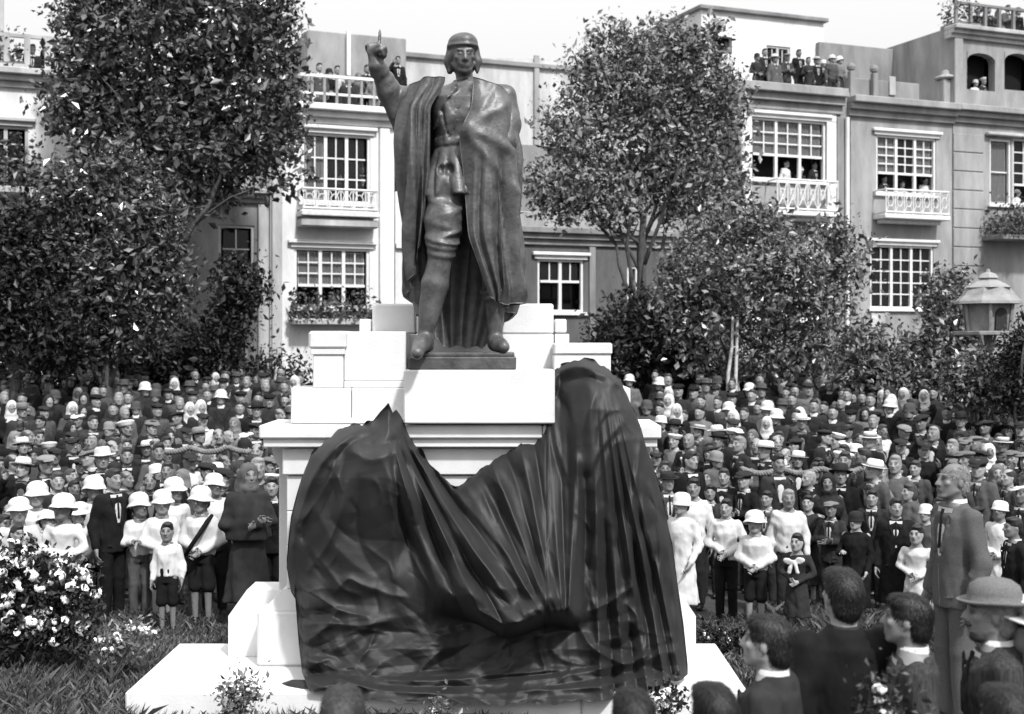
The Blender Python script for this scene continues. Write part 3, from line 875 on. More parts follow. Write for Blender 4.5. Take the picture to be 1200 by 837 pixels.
    tri = lambda x: 1-4*np.abs(np.mod(x/(2*math.pi), 1)-.5)
    wx = PX + 9*vnoise(PX/70, PY/70, 0*PX, 31, 6, 2, 5); wy = PY + 9*vnoise(PX/70, PY/70, 0*PX, 32, 6, 2, 5)
    def wave(deg, lam, amp, ph, seed):
        a = math.radians(deg)
        return amp*tri(2*math.pi*(wx*math.cos(a)+wy*math.sin(a))/lam+ph)*np.clip(.55+.6*vnoise(PX/80, PY/80, 0*PX, seed, 5, 2, 5), 0, 1.4)
    zl = (1-wc-wr)*(1-wl); zb = wl*(1-sst(PX, 735, 765)); zc = wc*(1-wl)
    D -= .6*zb*(wave(82, 38, .050, 0, 1)+wave(118, 31, .036, 1, 2)+wave(62, 52, .048, 2, 3)+wave(20, 66, .030, 3, 4)+wave(150, 19, .010, 1, 5))
    D -= zl*(wave(35, 150, .045, 0, 6)+wave(110, 120, .032, 2, 7)+wave(75, 40, .006, 2, 8)+wave(150, 33, .006, 1, 9))
    D -= (zc+wr)*(wave(60, 44, .006, 0, 10)+wave(130, 36, .006, 1, 11))
    roll = np.exp(-((yy+20+5*np.sin(PX*.06))/15)**2)*sst(PX, 500, 535)*(1-sst(PX, 640, 668))
    D -= .085*roll*(1+.5*vnoise(PX/26, PY/26, 0*PX, 51, 5, 2, 5))
    def fan(Q_, ridges, z, r0, r1):
        an = np.degrees(np.arctan2(PY-Q_[1], PX-Q_[0])); r = np.hypot(PX-Q_[0], PY-Q_[1])
        an = an + 1.1*vnoise(PX/90, PY/90, 0*PX, 41, 5, 2, 5)*np.clip(80/np.maximum(r, 30), 0, 1)
        h_ = 0; ridges = [(c, w_, 1.5*a_) for c, w_, a_ in ridges]
        for k_, (c, wd_, am) in enumerate(ridges):
            mod = np.clip(.8+.45*np.sin(r/27+k_*2.1)+.3*np.sin(r/61+k_), .25, 1.6)
            x_ = np.abs(an-c)/wd_
            h_ = h_ + am*mod*np.exp(-np.sqrt(x_*x_+.05)*1.25)
        return z*h_*sst(r, r0, r1)*(1-.75*roll if Q_[0] > 660 and Q_[0] < 680 else 1)
    D -= fan((664, 762), [(-87, 1.8, .085), (-91.5, 1.5, -.06), (-95, 1.9, .065), (-99, 1.4, -.055), (-103, 1.9, .07), (-107, 1.5, -.06), (-112, 2.1, .07), (-117, 1.9, -.06), (-122, 2.4, .07), (-128, 2.4, -.055), (-134, 3, .05), (-141, 3, -.04), (-149, 4, .05)], zc, 30, 90)
    zL = sst(PX, 448, 470)*(1-sst(PX, 585, 625))*(1-wl)
    D -= fan((447, 465), [(86, 3.0, .03), (80, 2.4, -.07), (74.2, 3.0, .13), (69.3, 1.5, -.11), (65.5, 1.8, .09), (62, 1.1, -.09), (58.5, 2.0, .11), (54.3, 1.2, -.08), (51.3, 1.5, .07)], zL, 40, 110)
    D -= fan((688, 330), [(76.4, .5, .045), (77.6, .5, -.05), (78.8, .7, .06), (80.2, .6, -.06), (81.5, .7, .065), (83, .7, -.055), (84.6, .9, .06), (86.2, .8, -.075), (88, .9, .05)], wr, 110, 360)
    for _ in range(1):
        for ax in (0, 1):
            Dp = np.pad(D, [(1, 1) if ax == a else (0, 0) for a in (0, 1)], mode='edge')
            D = (.25*Dp[:-2]+.5*Dp[1:-1]+.25*Dp[2:]) if ax == 0 else (.25*Dp[:, :-2]+.5*Dp[:, 1:-1]+.25*Dp[:, 2:])
    # hem rests on the slab
    V = np.stack([(PX-600)/F*D, D, CZ-(PY-HOR)/F*D], -1)
    flo = .176 + .008*np.abs(np.sin(PX*.05)) + .006*np.abs(n2)
    V[..., 2] = np.where(V[..., 1] > 10.14, np.maximum(V[..., 2], flo), V[..., 2])
    # local frame at the foot of the pedestal
    o = np.array((PC, 10.6, .17))
    V -= o
    n = nx_*ny_
    I = np.arange(n).reshape(nx_, ny_)
    q = np.stack([I[:-1,:-1], I[:-1,1:], I[1:,1:], I[1:,:-1]], -1).reshape(-1, 4)
    W = V.copy(); W[..., 1] += .012
    def rim(a): return np.stack([a[:-1], a[1:], a[1:]+n, a[:-1]+n], 1)
    Q = np.concatenate([q, q[:, ::-1]+n, rim(I[0]), rim(I[-1])[:, ::-1], rim(I[:, 0])[:, ::-1], rim(I[:, -1])])
    VV = [V.reshape(-1, 3), W.reshape(-1, 3)]; QQ = [Q]; T = []
    # a tongue of cloth lying out on the slab at the lower corner
    tg = [np.array(P(px, py, dd)) - o for px, py, dd in ((330, 805, 10.42), (342, 808, 10.36), (358, 812, 10.30), (385, 815, 10.26), (420, 816, 10.25))]
    tv, tq, tt_ = tube_np(tg, [.035, .075, .09, .09, .07], 14)
    tv += .012*vnoise(tv[:,0]*1, tv[:,1], tv[:,2], 4, 6, 20, 40)[:, None]
    QQ.append(tq + 2*n); VV.append(tv); T.append(tt_ + 2*n)
    me = mesh_np("veil", np.concatenate(VV), QQ + T)
    ob = link("veil", me, VEIL)
    ob.location = o
    tag(ob, "dark crumpled unveiling cloth fallen over the front of the white pedestal", "cloth")
build_veil()
# ------------------------------------------------------------------ houses along the far side of the square
KF, D0 = 0.4, 36.0                        # the row of fronts recedes to the right
AF = math.atan(KF)
U = np.array((math.cos(AF), math.sin(AF))); NB = np.array((-math.sin(AF), math.cos(AF)))   # along the front / into the houses
O2 = np.array((0.0, D0))
def fac(px, py, off=0.0):
    """a photograph point on a plane parallel to the fronts, off metres behind them -> (along, height)"""
    q = (px-600)/F
    o = O2 + NB*off
    # y = o_y + KF*(x-o_x), x = q*y
    y = (o[1]-KF*o[0])/(1-KF*q)
    p = np.array((q*y, y)) - o
    return float(p @ U), CZ - (py-HOR)/F*y
def fa(px, py=300, off=0.0): return fac(px, py, off)[0]
def fz(px, py, off=0.0): return fac(px, py, off)[1]

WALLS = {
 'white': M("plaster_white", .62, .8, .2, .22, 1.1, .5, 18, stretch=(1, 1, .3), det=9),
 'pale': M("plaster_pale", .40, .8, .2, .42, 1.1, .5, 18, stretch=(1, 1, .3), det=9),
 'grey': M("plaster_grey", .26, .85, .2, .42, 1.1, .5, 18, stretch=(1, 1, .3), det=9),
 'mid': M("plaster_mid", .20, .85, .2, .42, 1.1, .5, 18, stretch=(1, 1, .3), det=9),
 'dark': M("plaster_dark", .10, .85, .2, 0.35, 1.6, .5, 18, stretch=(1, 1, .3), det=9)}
TRIM = M("painted_trim", .66, .6, .3, .08, 3.0)
TRIMG = M("painted_trim_grey", .40, .6, .3, .12, 3.0)
GLASS = M("window_glass", .02, .05, .5, .3, 2.0, alpha=.35)
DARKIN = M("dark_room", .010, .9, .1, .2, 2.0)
CURT = M("net_curtain", .5, .9, .1, .12, 5.0, .3, 40, stretch=(6, 1, .4))
IRONW = M("white_painted_iron", .6, .5, .4, .15, 8.0)
IRONG = M("grey_painted_iron", .22, .5, .4, .2, 8.0)
ROOFM = M("roof_sheet", .30, .8, .2, .2, 1.5, .3, 20)
PLANTM = M("balcony_leaf", .06, .5, .5, .5, 9.0, orand=.2, tone=True)

def wall_mesh(a0, a1, z0, z1, holes, depth=.3, back=6.0):
    """front wall with openings and reveals, sides, back and roof slab; local x along, y into the house"""
    xs = sorted({a0, a1, *[h[0] for h in holes], *[h[1] for h in holes]})
    zs = sorted({z0, z1, *[h[2] for h in holes], *[h[3] for h in holes]})
    m = MB()
    for i in range(len(xs)-1):
        for j in range(len(zs)-1):
            cx, cz = (xs[i]+xs[i+1])/2, (zs[j]+zs[j+1])/2
            if any(h[0] < cx < h[1] and h[2] < cz < h[3] for h in holes): continue
            m.add([(xs[i],0,zs[j]),(xs[i+1],0,zs[j]),(xs[i+1],0,zs[j+1]),(xs[i],0,zs[j+1])], [(0,1,2,3)])
    for h in holes:
        x0, x1, b0, b1 = h[:4]
        V = [(x0,0,b0),(x1,0,b0),(x1,0,b1),(x0,0,b1),(x0,depth,b0),(x1,depth,b0),(x1,depth,b1),(x0,depth,b1)]
        m.add(V, [(0,4,5,1),(1,5,6,2),(2,6,7,3),(3,7,4,0)])
    V = [(a0,0,z0),(a1,0,z0),(a1,back,z0),(a0,back,z0),(a0,0,z1),(a1,0,z1),(a1,back,z1),(a0,back,z1)]
    m.add(V, [(1,2,6,5),(2,3,7,6),(3,0,4,7),(4,5,6,7)])
    return m

def house(label, a0, zb=.3, name="house", off=0.0):
    p = O2 + U*a0 + NB*off
    t = thing(name, label, "house", (p[0], p[1], zb), AF)
    return t, a0, zb

def window(t, x0, x1, z0, z1, sash=3, cols=2, rows=4, open_low=0, frame=TRIM, curtain=0, w=.07, dep=.10, sill=True, hood=0):
    """window set in a reveal: outer frame part; panes, glazing bars, curtains and dark room as sub-parts"""
    m = MB()
    fw = w
    m.box(x0, x0+fw, dep-.06, dep+.04, z0, z1); m.box(x1-fw, x1, dep-.06, dep+.04, z0, z1)
    m.box(x0+fw, x1-fw, dep-.06, dep+.04, z1-fw, z1); m.box(x0+fw, x1-fw, dep-.06, dep+.04, z0, z0+fw)
    W = (x1-x0-2*fw)/sash
    for i in range(1, sash):
        m.box(x0+fw+W*i-.045, x0+fw+W*i+.045, dep-.055, dep+.035, z0+fw, z1-fw)
    fr = m.build("window", frame, t)
    if sill:
        s = MB(); s.box(x0-.10, x1+.10, -.10, dep-.061, z0-.09, z0-.002, .01); s.build("sill", frame, fr)
    if hood:
        s = MB(); s.box(x0-.18, x1+.18, -.14, -.002, z1+.10, z1+.20, .02); s.box(x0-.10, x1+.10, -.06, -.003, z1+.003, z1+.097); s.build("hood_moulding", frame, fr)
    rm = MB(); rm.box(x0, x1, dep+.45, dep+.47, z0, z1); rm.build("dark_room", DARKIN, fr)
    H = (z1-z0-2*fw)
    pane = None
    for i in range(sash):
        sx0, sx1 = x0+fw+W*i+.05, x0+fw+W*(i+1)-.05
        lo = z0+fw+.03
        hi = z1-fw-.03
        zo = lo + (hi-lo)*open_low if open_low else lo
        # glazing bars
        for c in range(1, cols):
            b = MB(); xx = sx0+(sx1-sx0)*c/cols; b.box(xx-.018, xx+.018, dep-.03, dep+.012, zo, hi); b.build("glazing_bar", frame, fr)
        for r in range(1, rows):
            b = MB(); zz = zo+(hi-zo)*r/rows; b.box(sx0, sx1, dep-.026, dep+.008, zz-.018, zz+.018); b.build("glazing_bar", frame, fr)
        if open_low:
            b = MB(); b.box(sx0-.005, sx1+.005, dep-.045, dep+.025, zo-.07, zo); b.build("sash_rail", frame, fr)
        for c in range(cols):
            for r in range(rows):
                pw, ph = (sx1-sx0)/cols, (hi-zo)/rows
                if pane is None or abs(pane[1]-pw) > 1e-4 or abs(pane[2]-ph) > 1e-4:
                    b = MB(); b.box(.02, pw-.02, -.004, .004, .02, ph-.02)
                    pane = (mesh_np("pane", np.concatenate(b.V), [np.concatenate(b.Q)], False), pw, ph)
                link("pane", pane[0], GLASS, fr, (sx0+pw*c, dep+.02, zo+ph*r))
        if curtain and (curtain == 1 or i in curtain if not isinstance(curtain, int) else True):
            u = np.linspace(0, 1, 25); n = len(u)
            cz0 = zo + .0; V = []
            for zz in (hi, cz0): V += [(sx0+(sx1-sx0)*q, dep-.005+.010*math.sin(q*34), zz) for q in u]
            Q = [(k, k+1, n+k+1, n+k) for k in range(n-1)]
            V = np.array(V); V[:, 1] += .055
            b = MB(); b.add(V, Q); b.build("curtain", CURT, fr, True)
    return fr

def cornice(t, x0, x1, z, mat, h=.35, out=.3, name="cornice"):
    m = MB()
    m.box(x0, x1, -out, .25, z-h*.35, z, .02); m.box(x0, x1, -out*.62, .24, z-h*.66, z-h*.352, .01); m.box(x0, x1, -out*.28, .23, z-h, z-h*.662, .01)
    return m.build(name, mat, t)

def balcony(t, x0, x1, z0, z1, mat, out=.55, style=0, dep=0.0):
    """bowed iron balcony front: slab, rails, posts and scrolls, each scroll a piece"""
    m = MB(); m.box(x0-.05, x1+.05, -out-.04, -.002, z0-.14, z0, .02); m.box(x0+.1, x1-.1, -out*.6, -.003, z0-.26, z0-.141, .02)
    b = m.build("balcony", mat, t)
    r = MB()
    for z in (z1, z0+.06):
        r.tube([(x0, -.0, z), (x0, -out, z), (x1, -out, z), (x1, -.0, z)], .035, 6)
    r.build("rail", mat, b)
    n = max(3, int(round((x1-x0)/.36)))
    W = (x1-x0)/n; H = z1-z0-.06
    for i in range(n+1):
        p = MB(); p.tube([(x0+W*i, -out, z0), (x0+W*i, -out, z1)], .022, 6); p.build("post", mat, b)
    for i in range(n):
        cx, cz = x0+W*(i+.5), z0+.06+H/2
        p = MB()
        a = np.linspace(0, 2*math.pi, 17)
        if style == 0:
            p.tube([(cx+.30*W*math.cos(q), -out, cz+.24*H*math.sin(q)) for q in a], .018, 5, False)
            for sx in (-1, 1):
                for sz in (-1, 1):
                    s_ = np.linspace(0, 1, 9)
                    p.tube([(cx+sx*W*(.5-.28*q+.06*math.sin(q*6)), -out, cz+sz*H*(.5-.30*q+.08*math.sin(q*5))) for q in s_], .016, 5)
        else:
            for sx in (-1, 1):
                p.tube([(cx-sx*W*.5, -out, cz-H*.5), (cx+sx*W*.1*1, -out, cz-H*.02), (cx+sx*W*.5, -out, cz+H*.5)], .02, 5)
            p.tube([(cx+.24*W*math.cos(q), -out, cz+.18*H*math.sin(q)) for q in a], .018, 5, False)
        p.build("scroll", mat, b)
    return b

def leaf_patch(pts, size, rng, aspect=.55):
    """one bent leaf per point (random facing), two quads each; returns V, Q, tone"""
    pts = np.asarray(pts, float); n = len(pts)
    d = rng.normal(size=(n, 3)); d /= np.linalg.norm(d, axis=1)[:, None]
    e = rng.normal(size=(n, 3)); e -= d*(e*d).sum(1)[:, None]; e /= np.linalg.norm(e, axis=1)[:, None]
    nn = np.cross(d, e)
    L = (size*rng.choice([.5, .7, .9, 1.1, 1.5], n)*rng.uniform(.8, 1.2, n))[:, None]; W = L*aspect*.5
    A = pts - d*L*.5; T = pts + d*L*.5
    l = pts + e*W + nn*W*.35; r = pts - e*W + nn*W*.35
    V = np.stack([A, l, T, r], 1).reshape(-1, 3)
    I = np.arange(n)[:, None]*4
    return V, np.concatenate([I+np.array([[0, 1, 2]]), I+np.array([[0, 2, 3]])]), np.repeat(rng.uniform(.45, 1.7, n)**1.3, 4)

def flower_box(t, x0, x1, z0, h, out, n, seed, name="flower_box", mat=None):
    rng = np.random.default_rng(seed)
    m = MB(); m.box(x0, x1, -out, -.004, z0-.16, z0, .02); b = m.build(name, mat or TRIMG, t)
    pts = np.stack([rng.uniform(x0-.05, x1+.05, n), -out*rng.uniform(-.05, 1.25, n), z0-.1+h*rng.beta(1.3, 1.6, n)*(1+.35*np.sin(rng.uniform(0, 6, n)))], 1)
    V, T, tn = leaf_patch(pts, .13, rng)
    link("foliage", mesh_np("foliage", V, T, False, tn), PLANTM, b)
    return b

HL = {}
def build_houses():
    # ---- A: white house at the far left
    a0, a1 = fa(-70), fa(112)
    t, _, zb = house("long white house with dark window and flowered balcony behind the big tree", a0)
    L = lambda px: fa(px)-a0
    Zf = lambda px, py: fz(px, py)-zb
    ztop = Zf(60, 86)
    hx = [(L(-20), L(33), Zf(20, 222), Zf(20, 148))]
    wall_mesh(0, a1-a0, 0, ztop, hx).build("wall", WALLS['white'], t)
    window(t, *hx[0], sash=2, cols=1, rows=2, frame=TRIMG, hood=1, open_low=.5)
    cornice(t, -.05, a1-a0+.05, ztop+.03, WALLS['pale'], .45, .35)
    flower_box(t, L(-30), L(46), Zf(20, 222), 1.1, .7, 900, 31, "balcony_planter")
    # parapet rail with plants on the roof
    for i in range(7):
        p = MB(); x = L(-40+i*24); p.box(x-.07, x+.07, .1, .24, ztop+.03, ztop+.95, .01); p.build("parapet_post", WALLS['pale'], t)
    p = MB(); p.box(0, L(112), .12, .22, ztop+.85, ztop+.93); p.build("parapet_rail", WALLS['pale'], t)
    flower_box(t, L(-40), L(30), ztop+.2, .9, -.9, 450, 32, "roof_planter")
    p = MB(); p.box(L(-3), L(5), 1.2, 1.8, ztop, ztop+2.1, .02); p.build("chimney", WALLS['pale'], t)
    # ---- B: shaded grey house behind the trees
    a0, a1 = fa(113), fa(316)
    t, _, zb = house("shaded grey house with creeper and dark windows, half hidden by trees", a0, off=.25)
    L = lambda px: fa(px, off=.25)-a0
    Zf = lambda px, py: fz(px, py, .25)-zb
    ztop = Zf(250, 222)
    h = [(L(256), L(298), Zf(280, 320), Zf(280, 264)), (L(250), L(291), Zf(280, 436), Zf(280, 394)), (L(170), L(205), Zf(190, 320), Zf(190, 262))]
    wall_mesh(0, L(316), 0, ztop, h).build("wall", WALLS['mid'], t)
    for q in h: window(t, *q, sash=1, cols=2, rows=2, frame=TRIMG)
    cornice(t, 0, L(316), ztop+.03, WALLS['grey'], .35, .3)
    p = MB(); p.box(L(302), L(315), -.12, -.003, 0, ztop-.36, .02); p.build("pilaster", WALLS['pale'], t)
    p = MB(); p.box(L(246), L(345)-.9, -1.2, -1.0, Zf(300, 442), Zf(300, 434), .02); p.build("garden_coping", WALLS['pale'], t)
    # ---- C: white house with two big windows
    a0, a1 = fa(317), fa(462)
    t, _, zb = house("bright white house with two wide many-paned windows left of the statue", a0)
    L = lambda px: fa(px)-a0
    Zf = lambda px, py: fz(px, py)-zb
    ztop = Zf(400, 126)
    up = (L(354), L(434), Zf(395, 238), Zf(395, 157))
    lo = (L(345), L(433), Zf(395, 361), Zf(395, 291))
    wall_mesh(0, a1-a0, 0, ztop, [up, lo]).build("wall", WALLS['white'], t)
    window(t, *up, sash=3, cols=2, rows=3, open_low=.0, curtain=(0,), hood=1)
    window(t, *lo, sash=3, cols=2, rows=3, open_low=.38, curtain=(0, 1, 2), hood=1)
    cornice(t, L(350)-.2, a1-a0+.02, ztop+.02, WALLS['white'], .5, .4)
    balcony(t, L(350), L(436), Zf(395, 250), Zf(395, 225), IRONW, .55, 0)
    p = MB(); p.box(L(348), L(438), -.5, -.003, Zf(395, 268), Zf(395, 258)-.02, .03); p.build("balcony_shelf", WALLS['pale'], t)
    flower_box(t, L(340), L(436), Zf(395, 374), .75, .5, 900, 33)
    p = MB(); p.box(L(318), L(330), -.1, -.003, 0, ztop-.2, .02); p.build("pilaster", WALLS['pale'], t)
    p = MB(); p.box(L(444), L(456), -.1, -.003, 0, ztop-.5, .02); p.build("pilaster", WALLS['white'], t)
    # roof terrace: railing and rear wall
    for i in range(8):
        p = MB(); x = L(352+i*14.5); p.box(x-.035, x+.035, .05, .12, ztop+.02, ztop+.85); p.build("railing_post", IRONG, t)
    p = MB(); p.box(L(350), a1-a0, .04, .13, ztop+.78, ztop+.86); p.box(L(350), a1-a0, .05, .12, ztop+.32, ztop+.38); p.build("railing", IRONW, t)
    r0, r1 = fa(360, 60, 3.0)-a0, fa(476, 60, 3.0)-a0
    p = MB(); p.box(r0, r1, 3.0, 6.5, ztop, fz(420, 40, 3.0)-zb, .03); p.build("roof_room", WALLS['grey'], t)
    p = MB(); p.box(fa(407, 60, 2.8)-a0, fa(411, 60, 2.8)-a0, 2.8, 2.95, ztop, fz(409, 36, 2.8)-zb); p.build("mast", WALLS['white'], t)
    HL['C'] = (t, a0, zb, ztop)
    # ---- white gate pillar between the houses
    a0, a1 = fa(464), fa(490)
    t, _, zb = house("narrow white side wing with moulded band just left of the cloak", a0, name="side_wing", off=.1)
    L = lambda px: fa(px, off=.1)-a0
    Zf = lambda px, py: fz(px, py, .1)-zb
    wall_mesh(.01, L(492), 0, Zf(475, 225), [], back=3).build("wall", WALLS['white'], t)
    p = MB(); p.box(.01, L(491), -.1, -.003, Zf(475, 292), Zf(475, 285), .02); p.build("band", WALLS['white'], t)
    # ---- D: dark house behind statue and right tree, with pale gable far behind
    a0, a1 = fa(493), fa(866)
    t, _, zb = house("dark fronted low house behind the statue with one white-framed window", a0, off=.2)
    L = lambda px: fa(px, off=.2)-a0
    Zf = lambda px, py: fz(px, py, .2)-zb
    ztop = Zf(650, 268)
    h = [(L(630), L(684), Zf(655, 366), Zf(655, 304)), (L(735), L(748), Zf(740, 378), Zf(740, 312)), (L(800), L(835), Zf(815, 366), Zf(815, 300))]
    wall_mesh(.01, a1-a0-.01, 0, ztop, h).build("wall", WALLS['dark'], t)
    window(t, *h[0], sash=2, cols=2, rows=1, open_low=.62, hood=1)
    window(t, *h[1], sash=1, cols=1, rows=2)
    window(t, *h[2], sash=2, cols=2, rows=2)
    cornice(t, .02, a1-a0-.02, ztop+.02, WALLS['mid'], .5, .3)
    p = MB(); p.box(L(690), L(697), -.06, -.004, 0, ztop-.5); p.build("downpipe", WALLS['mid'], t)
    p = MB(); p.box(L(600), a1-a0-.02, .3, .6, ztop+.03, ztop+.5, .02); p.build("parapet", WALLS['grey'], t)
    # upper storey set back
    ub = .9
    b0, b1 = fa(495, 200, ub)-a0, fa(866, 200, ub)-a0
    zt2 = fz(650, 172, ub)-zb
    hb = (fa(770, 200, ub)-a0, fa(830, 200, ub)-a0, fz(800, 238, ub)-zb, fz(800, 195, ub)-zb)
    m = wall_mesh(b0+.02, b1-.02, ztop-.4, zt2, [hb], back=5)
    for v in m.V: v[:, 1] += ub-.2
    m.build("upper_wall", WALLS['mid'], t)
    p = MB(); p.box(hb[0], hb[1], ub-.12, ub-.1, hb[2], hb[3]); p.build("shutter", WALLS['pale'], t)
    # ---- pale gable wall rising behind
    g = 4.0
    a0 = fa(468, 100, g)
    t, _, zb = house("large pale blank gable wall rising behind the bronze figure", a0, name="gable_wall", off=g)
    x1 = fa(724, 100, g)-a0
    zA, zB = fz(480, 68, g)-zb, fz(700, 68, g)-zb
    m = MB()
    poly = [(0, 0), (x1, 0), (x1, zB), (0, zA)]
    m.prism(poly, 0, 4.0); m.build("wall", WALLS['pale'], t)
    p = MB(); p.box(-.05, x1+.05, -.12, .1, min(zA, zB)+.004, min(zA, zB)+.16, .02); p.build("coping", WALLS['mid'], t)
    xx = fa(628, 100, g)-a0
    p = MB(); p.box(xx-.09, xx+.09, -.10, -.003, 2, zB-.1, .02); p.build("flue_pipe", WALLS['grey'], t)
    # ---- E: house with bay window and rooftop crowd
    a0, a1 = fa(867), fa(996)
    t, _, zb = house("pale house with wide white window and crowded flat roof terrace", a0)
    L = lambda px: fa(px)-a0
    Zf = lambda px, py: fz(px, py)-zb
    ztop = Zf(930, 103)
    h = [(L(880), L(968), Zf(925, 212), Zf(925, 140)), (L(880), L(965), Zf(925, 375), Zf(925, 300))]
    wall_mesh(0.01, a1-a0-.01, 0, ztop, h).build("wall", WALLS['grey'], t)
    p = MB()
    for x0, x1 in ((L(868), L(880)), (L(968), L(979))):
        p.box(x0, x1, -.06, -.004, Zf(925, 268), Zf(925, 140), .01)
    p.box(L(868), L(979), -.065, -.004, Zf(925, 139.5), Zf(925, 128), .01); p.build("window_surround", WALLS['white'], t)
    window(t, *h[0], sash=3, cols=2, rows=3, open_low=.42, curtain=(0, 1, 2), hood=1)
    window(t, *h[1], sash=3, cols=2, rows=4)
    cornice(t, -.1, L(985), ztop+.02, WALLS['grey'], .75, .45)
    balcony(t, L(898), L(968), Zf(930, 250), Zf(930, 214), IRONW, .6, 1)
    p = MB(); p.box(L(979.5), L(988), -.08, -.004, 0, ztop-.8, .02); p.build("pilaster", WALLS['mid'], t)
    p = MB(); p.tube([(L(991), -.09, 0), (L(991), -.09, ztop-.8)], .07, 8); p.build("downpipe", WALLS['white'], t)
    HL['E'] = (t, a0, zb, ztop)
    # white penthouse behind its roof
    g = 3.2
    x0, x1 = fa(822, 60, g), fa(965, 60, g)
    t, _, zb = house("plain white penthouse block with dark doorway above the roof terrace", x0, name="penthouse", off=g, zb=HL['E'][2])
    z0 = 0
    ztp = fz(893, 19, g)-zb
    lx = lambda px: fa(px, 60, g)-x0
    lz = lambda py: fz(890, py, g)-zb
    h = [(lx(832), lx(858), lz(112), lz(47)), (lx(898), lx(926), lz(78), lz(52))]
    wall_mesh(0, x1-x0, 0, ztp, h, back=4).build("wall", WALLS['white'], t)
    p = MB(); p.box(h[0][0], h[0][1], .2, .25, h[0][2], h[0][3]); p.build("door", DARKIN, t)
    window(t, *h[1], sash=2, cols=2, rows=1, frame=TRIMG, sill=False)
    p = MB(); p.box(-.12, x1-x0+.12, -.15, 4.1, ztp+.003, ztp+.14, .02); p.build("roof_slab", WALLS['mid'], t)
    # ---- F: grey house with white many-paned window
    a0, a1 = fa(996.5), fa(1116)
    t, _, zb = house("grey plastered house with tall many-paned window and scrolled white balcony", a0)
    L = lambda px: fa(px)-a0
    Zf = lambda px, py: fz(px, py)-zb
    ztop = Zf(1050, 119)
    h = [(L(1027), L(1097), Zf(1060, 228), Zf(1060, 160)), (L(1020), L(1094), Zf(1060, 362), Zf(1060, 288))]
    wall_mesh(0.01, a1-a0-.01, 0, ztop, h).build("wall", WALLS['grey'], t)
    window(t, *h[0], sash=3, cols=2, rows=4, open_low=.36, curtain=(0, 2), hood=1)
    window(t, *h[1], sash=3, cols=2, rows=5, open_low=.0, hood=1)
    p = MB(); p.box(h[1][0], h[1][0]+.55, -.05, -.005, Zf(1060, 384), Zf(1060, 364)-.1, .01); p.build("panel", WALLS['pale'], t)
    cornice(t, -.12, a1-a0, ztop+.02, WALLS['grey'], .6, .45)
    balcony(t, L(1024), L(1097), Zf(1060, 254), Zf(1060, 226), IRONW, .6, 0)
    # roof parapet, urn pier, chimney blocks
    p = MB(); p.box(L(1000), L(1085), .3, .5, ztop+.021, Zf(1050, 93), .02); p.build("parapet", WALLS['mid'], t)
    for px in (1002, 1029):
        p = MB(); p.box(L(px)-.09, L(px)+.09, .1, .29, ztop+.021, Zf(1010, 83), .02); p.lathe([(0,.0),(.12,.05),(.14,.14),(.1,.24),(0,.28)], 10, (L(px), .2, Zf(1010, 83))); p.build("parapet_post", WALLS['mid'], t)
    p = MB(); p.box(L(1052)-.12, L(1052)+.12, .24, .29, ztop+.25, ztop+.85, .01); p.build("hatch", WALLS['pale'], t)
    p = MB(); p.box(L(1109), L(1124), .1, .55, ztop+.021, Zf(1115, 92), .03); p.lathe([(.30,0),(.38,.06),(.34,.12),(.2,.17),(.16,.3),(0,.36)], 14, (L(1116.5), .32, Zf(1115, 92))); p.build("urn_pier", WALLS['grey'], t)
    g = 3.0
    x0, x1 = fa(960, 80, g)-a0, fa(1090, 80, g)-a0
    p = MB(); p.box(x0, x1, g, g+4, ztop-.5, fz(1030, 56, g)-zb, .02); p.build("roof_room", WALLS['mid'], t)
    # ---- G: house at the far right with arched loggia
    a0, a1 = fa(1116.5), fa(1275)
    t, _, zb = house("tall grey house with arched openings and roof plants at the far right", a0)
    L = lambda px: fa(px)-a0
    Zf = lambda px, py: fz(px, py)-zb
    zm, ztop = Zf(1160, 128), Zf(1160, 36)
    h = [(L(1160), L(1185), Zf(1170, 240), Zf(1170, 163)), (L(1187), L(1240), Zf(1200, 240), Zf(1200, 163)), (L(1133), L(1166), Zf(1150, 106), Zf(1150, 62)), (L(1177), L(1210), Zf(1190, 106), Zf(1190, 62))]
    wall_mesh(0.01, a1-a0, 0, ztop, h, back=7).build("wall", WALLS['grey'], t)
    window(t, *h[0], sash=1, cols=1, rows=2, curtain=1)
    window(t, *h[1], sash=2, cols=2, rows=4, open_low=.3)
    p = MB(); p.box(L(1154), L(1245), -.2, -.004, Zf(1170, 162)+.05, Zf(1170, 156), .03); p.build("hood_moulding", WALLS['pale'], t)
    for x0, x1, z0, z1 in h[2:]:
        m = MB(); a = np.linspace(0, math.pi, 13); r = (x1-x0)/2
        for k in range(12):
            q0, q1 = a[k], a[k+1]
            c0 = (x0+r-r*math.cos(q0), z1-.02+.55*r*math.sin(q0)*0-.45*r*(1-math.sin(q0))); c1 = (x0+r-r*math.cos(q1), z1-.02-.45*r*(1-math.sin(q1)))
            m.add([(c0[0], -.02, c0[1]), (c1[0], -.02, c1[1]), (c1[0], -.02, z1+.01), (c0[0], -.02, z1+.01), (c0[0], .3, c0[1]), (c1[0], .3, c1[1])], [(0, 1, 2, 3), (4, 5, 1, 0)])
        m.build("arch", WALLS['grey'], t)
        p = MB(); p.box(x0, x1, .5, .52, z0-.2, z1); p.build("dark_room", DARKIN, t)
    for i in range(11):
        z = Zf(1130, 400) + i*.62
        if z+.05 < zm: 
            p = MB(); p.box(.02, L(1152), -.03, -.004, z, z+.58, .012); p.build("rusticated_stone", WALLS['grey'], t)
    cornice(t, 0, a1-a0, zm+.02, WALLS['grey'], .55, .42)
    cornice(t, -.15, a1-a0, ztop+.02, WALLS['pale'], .4, .35, "roof_cornice")
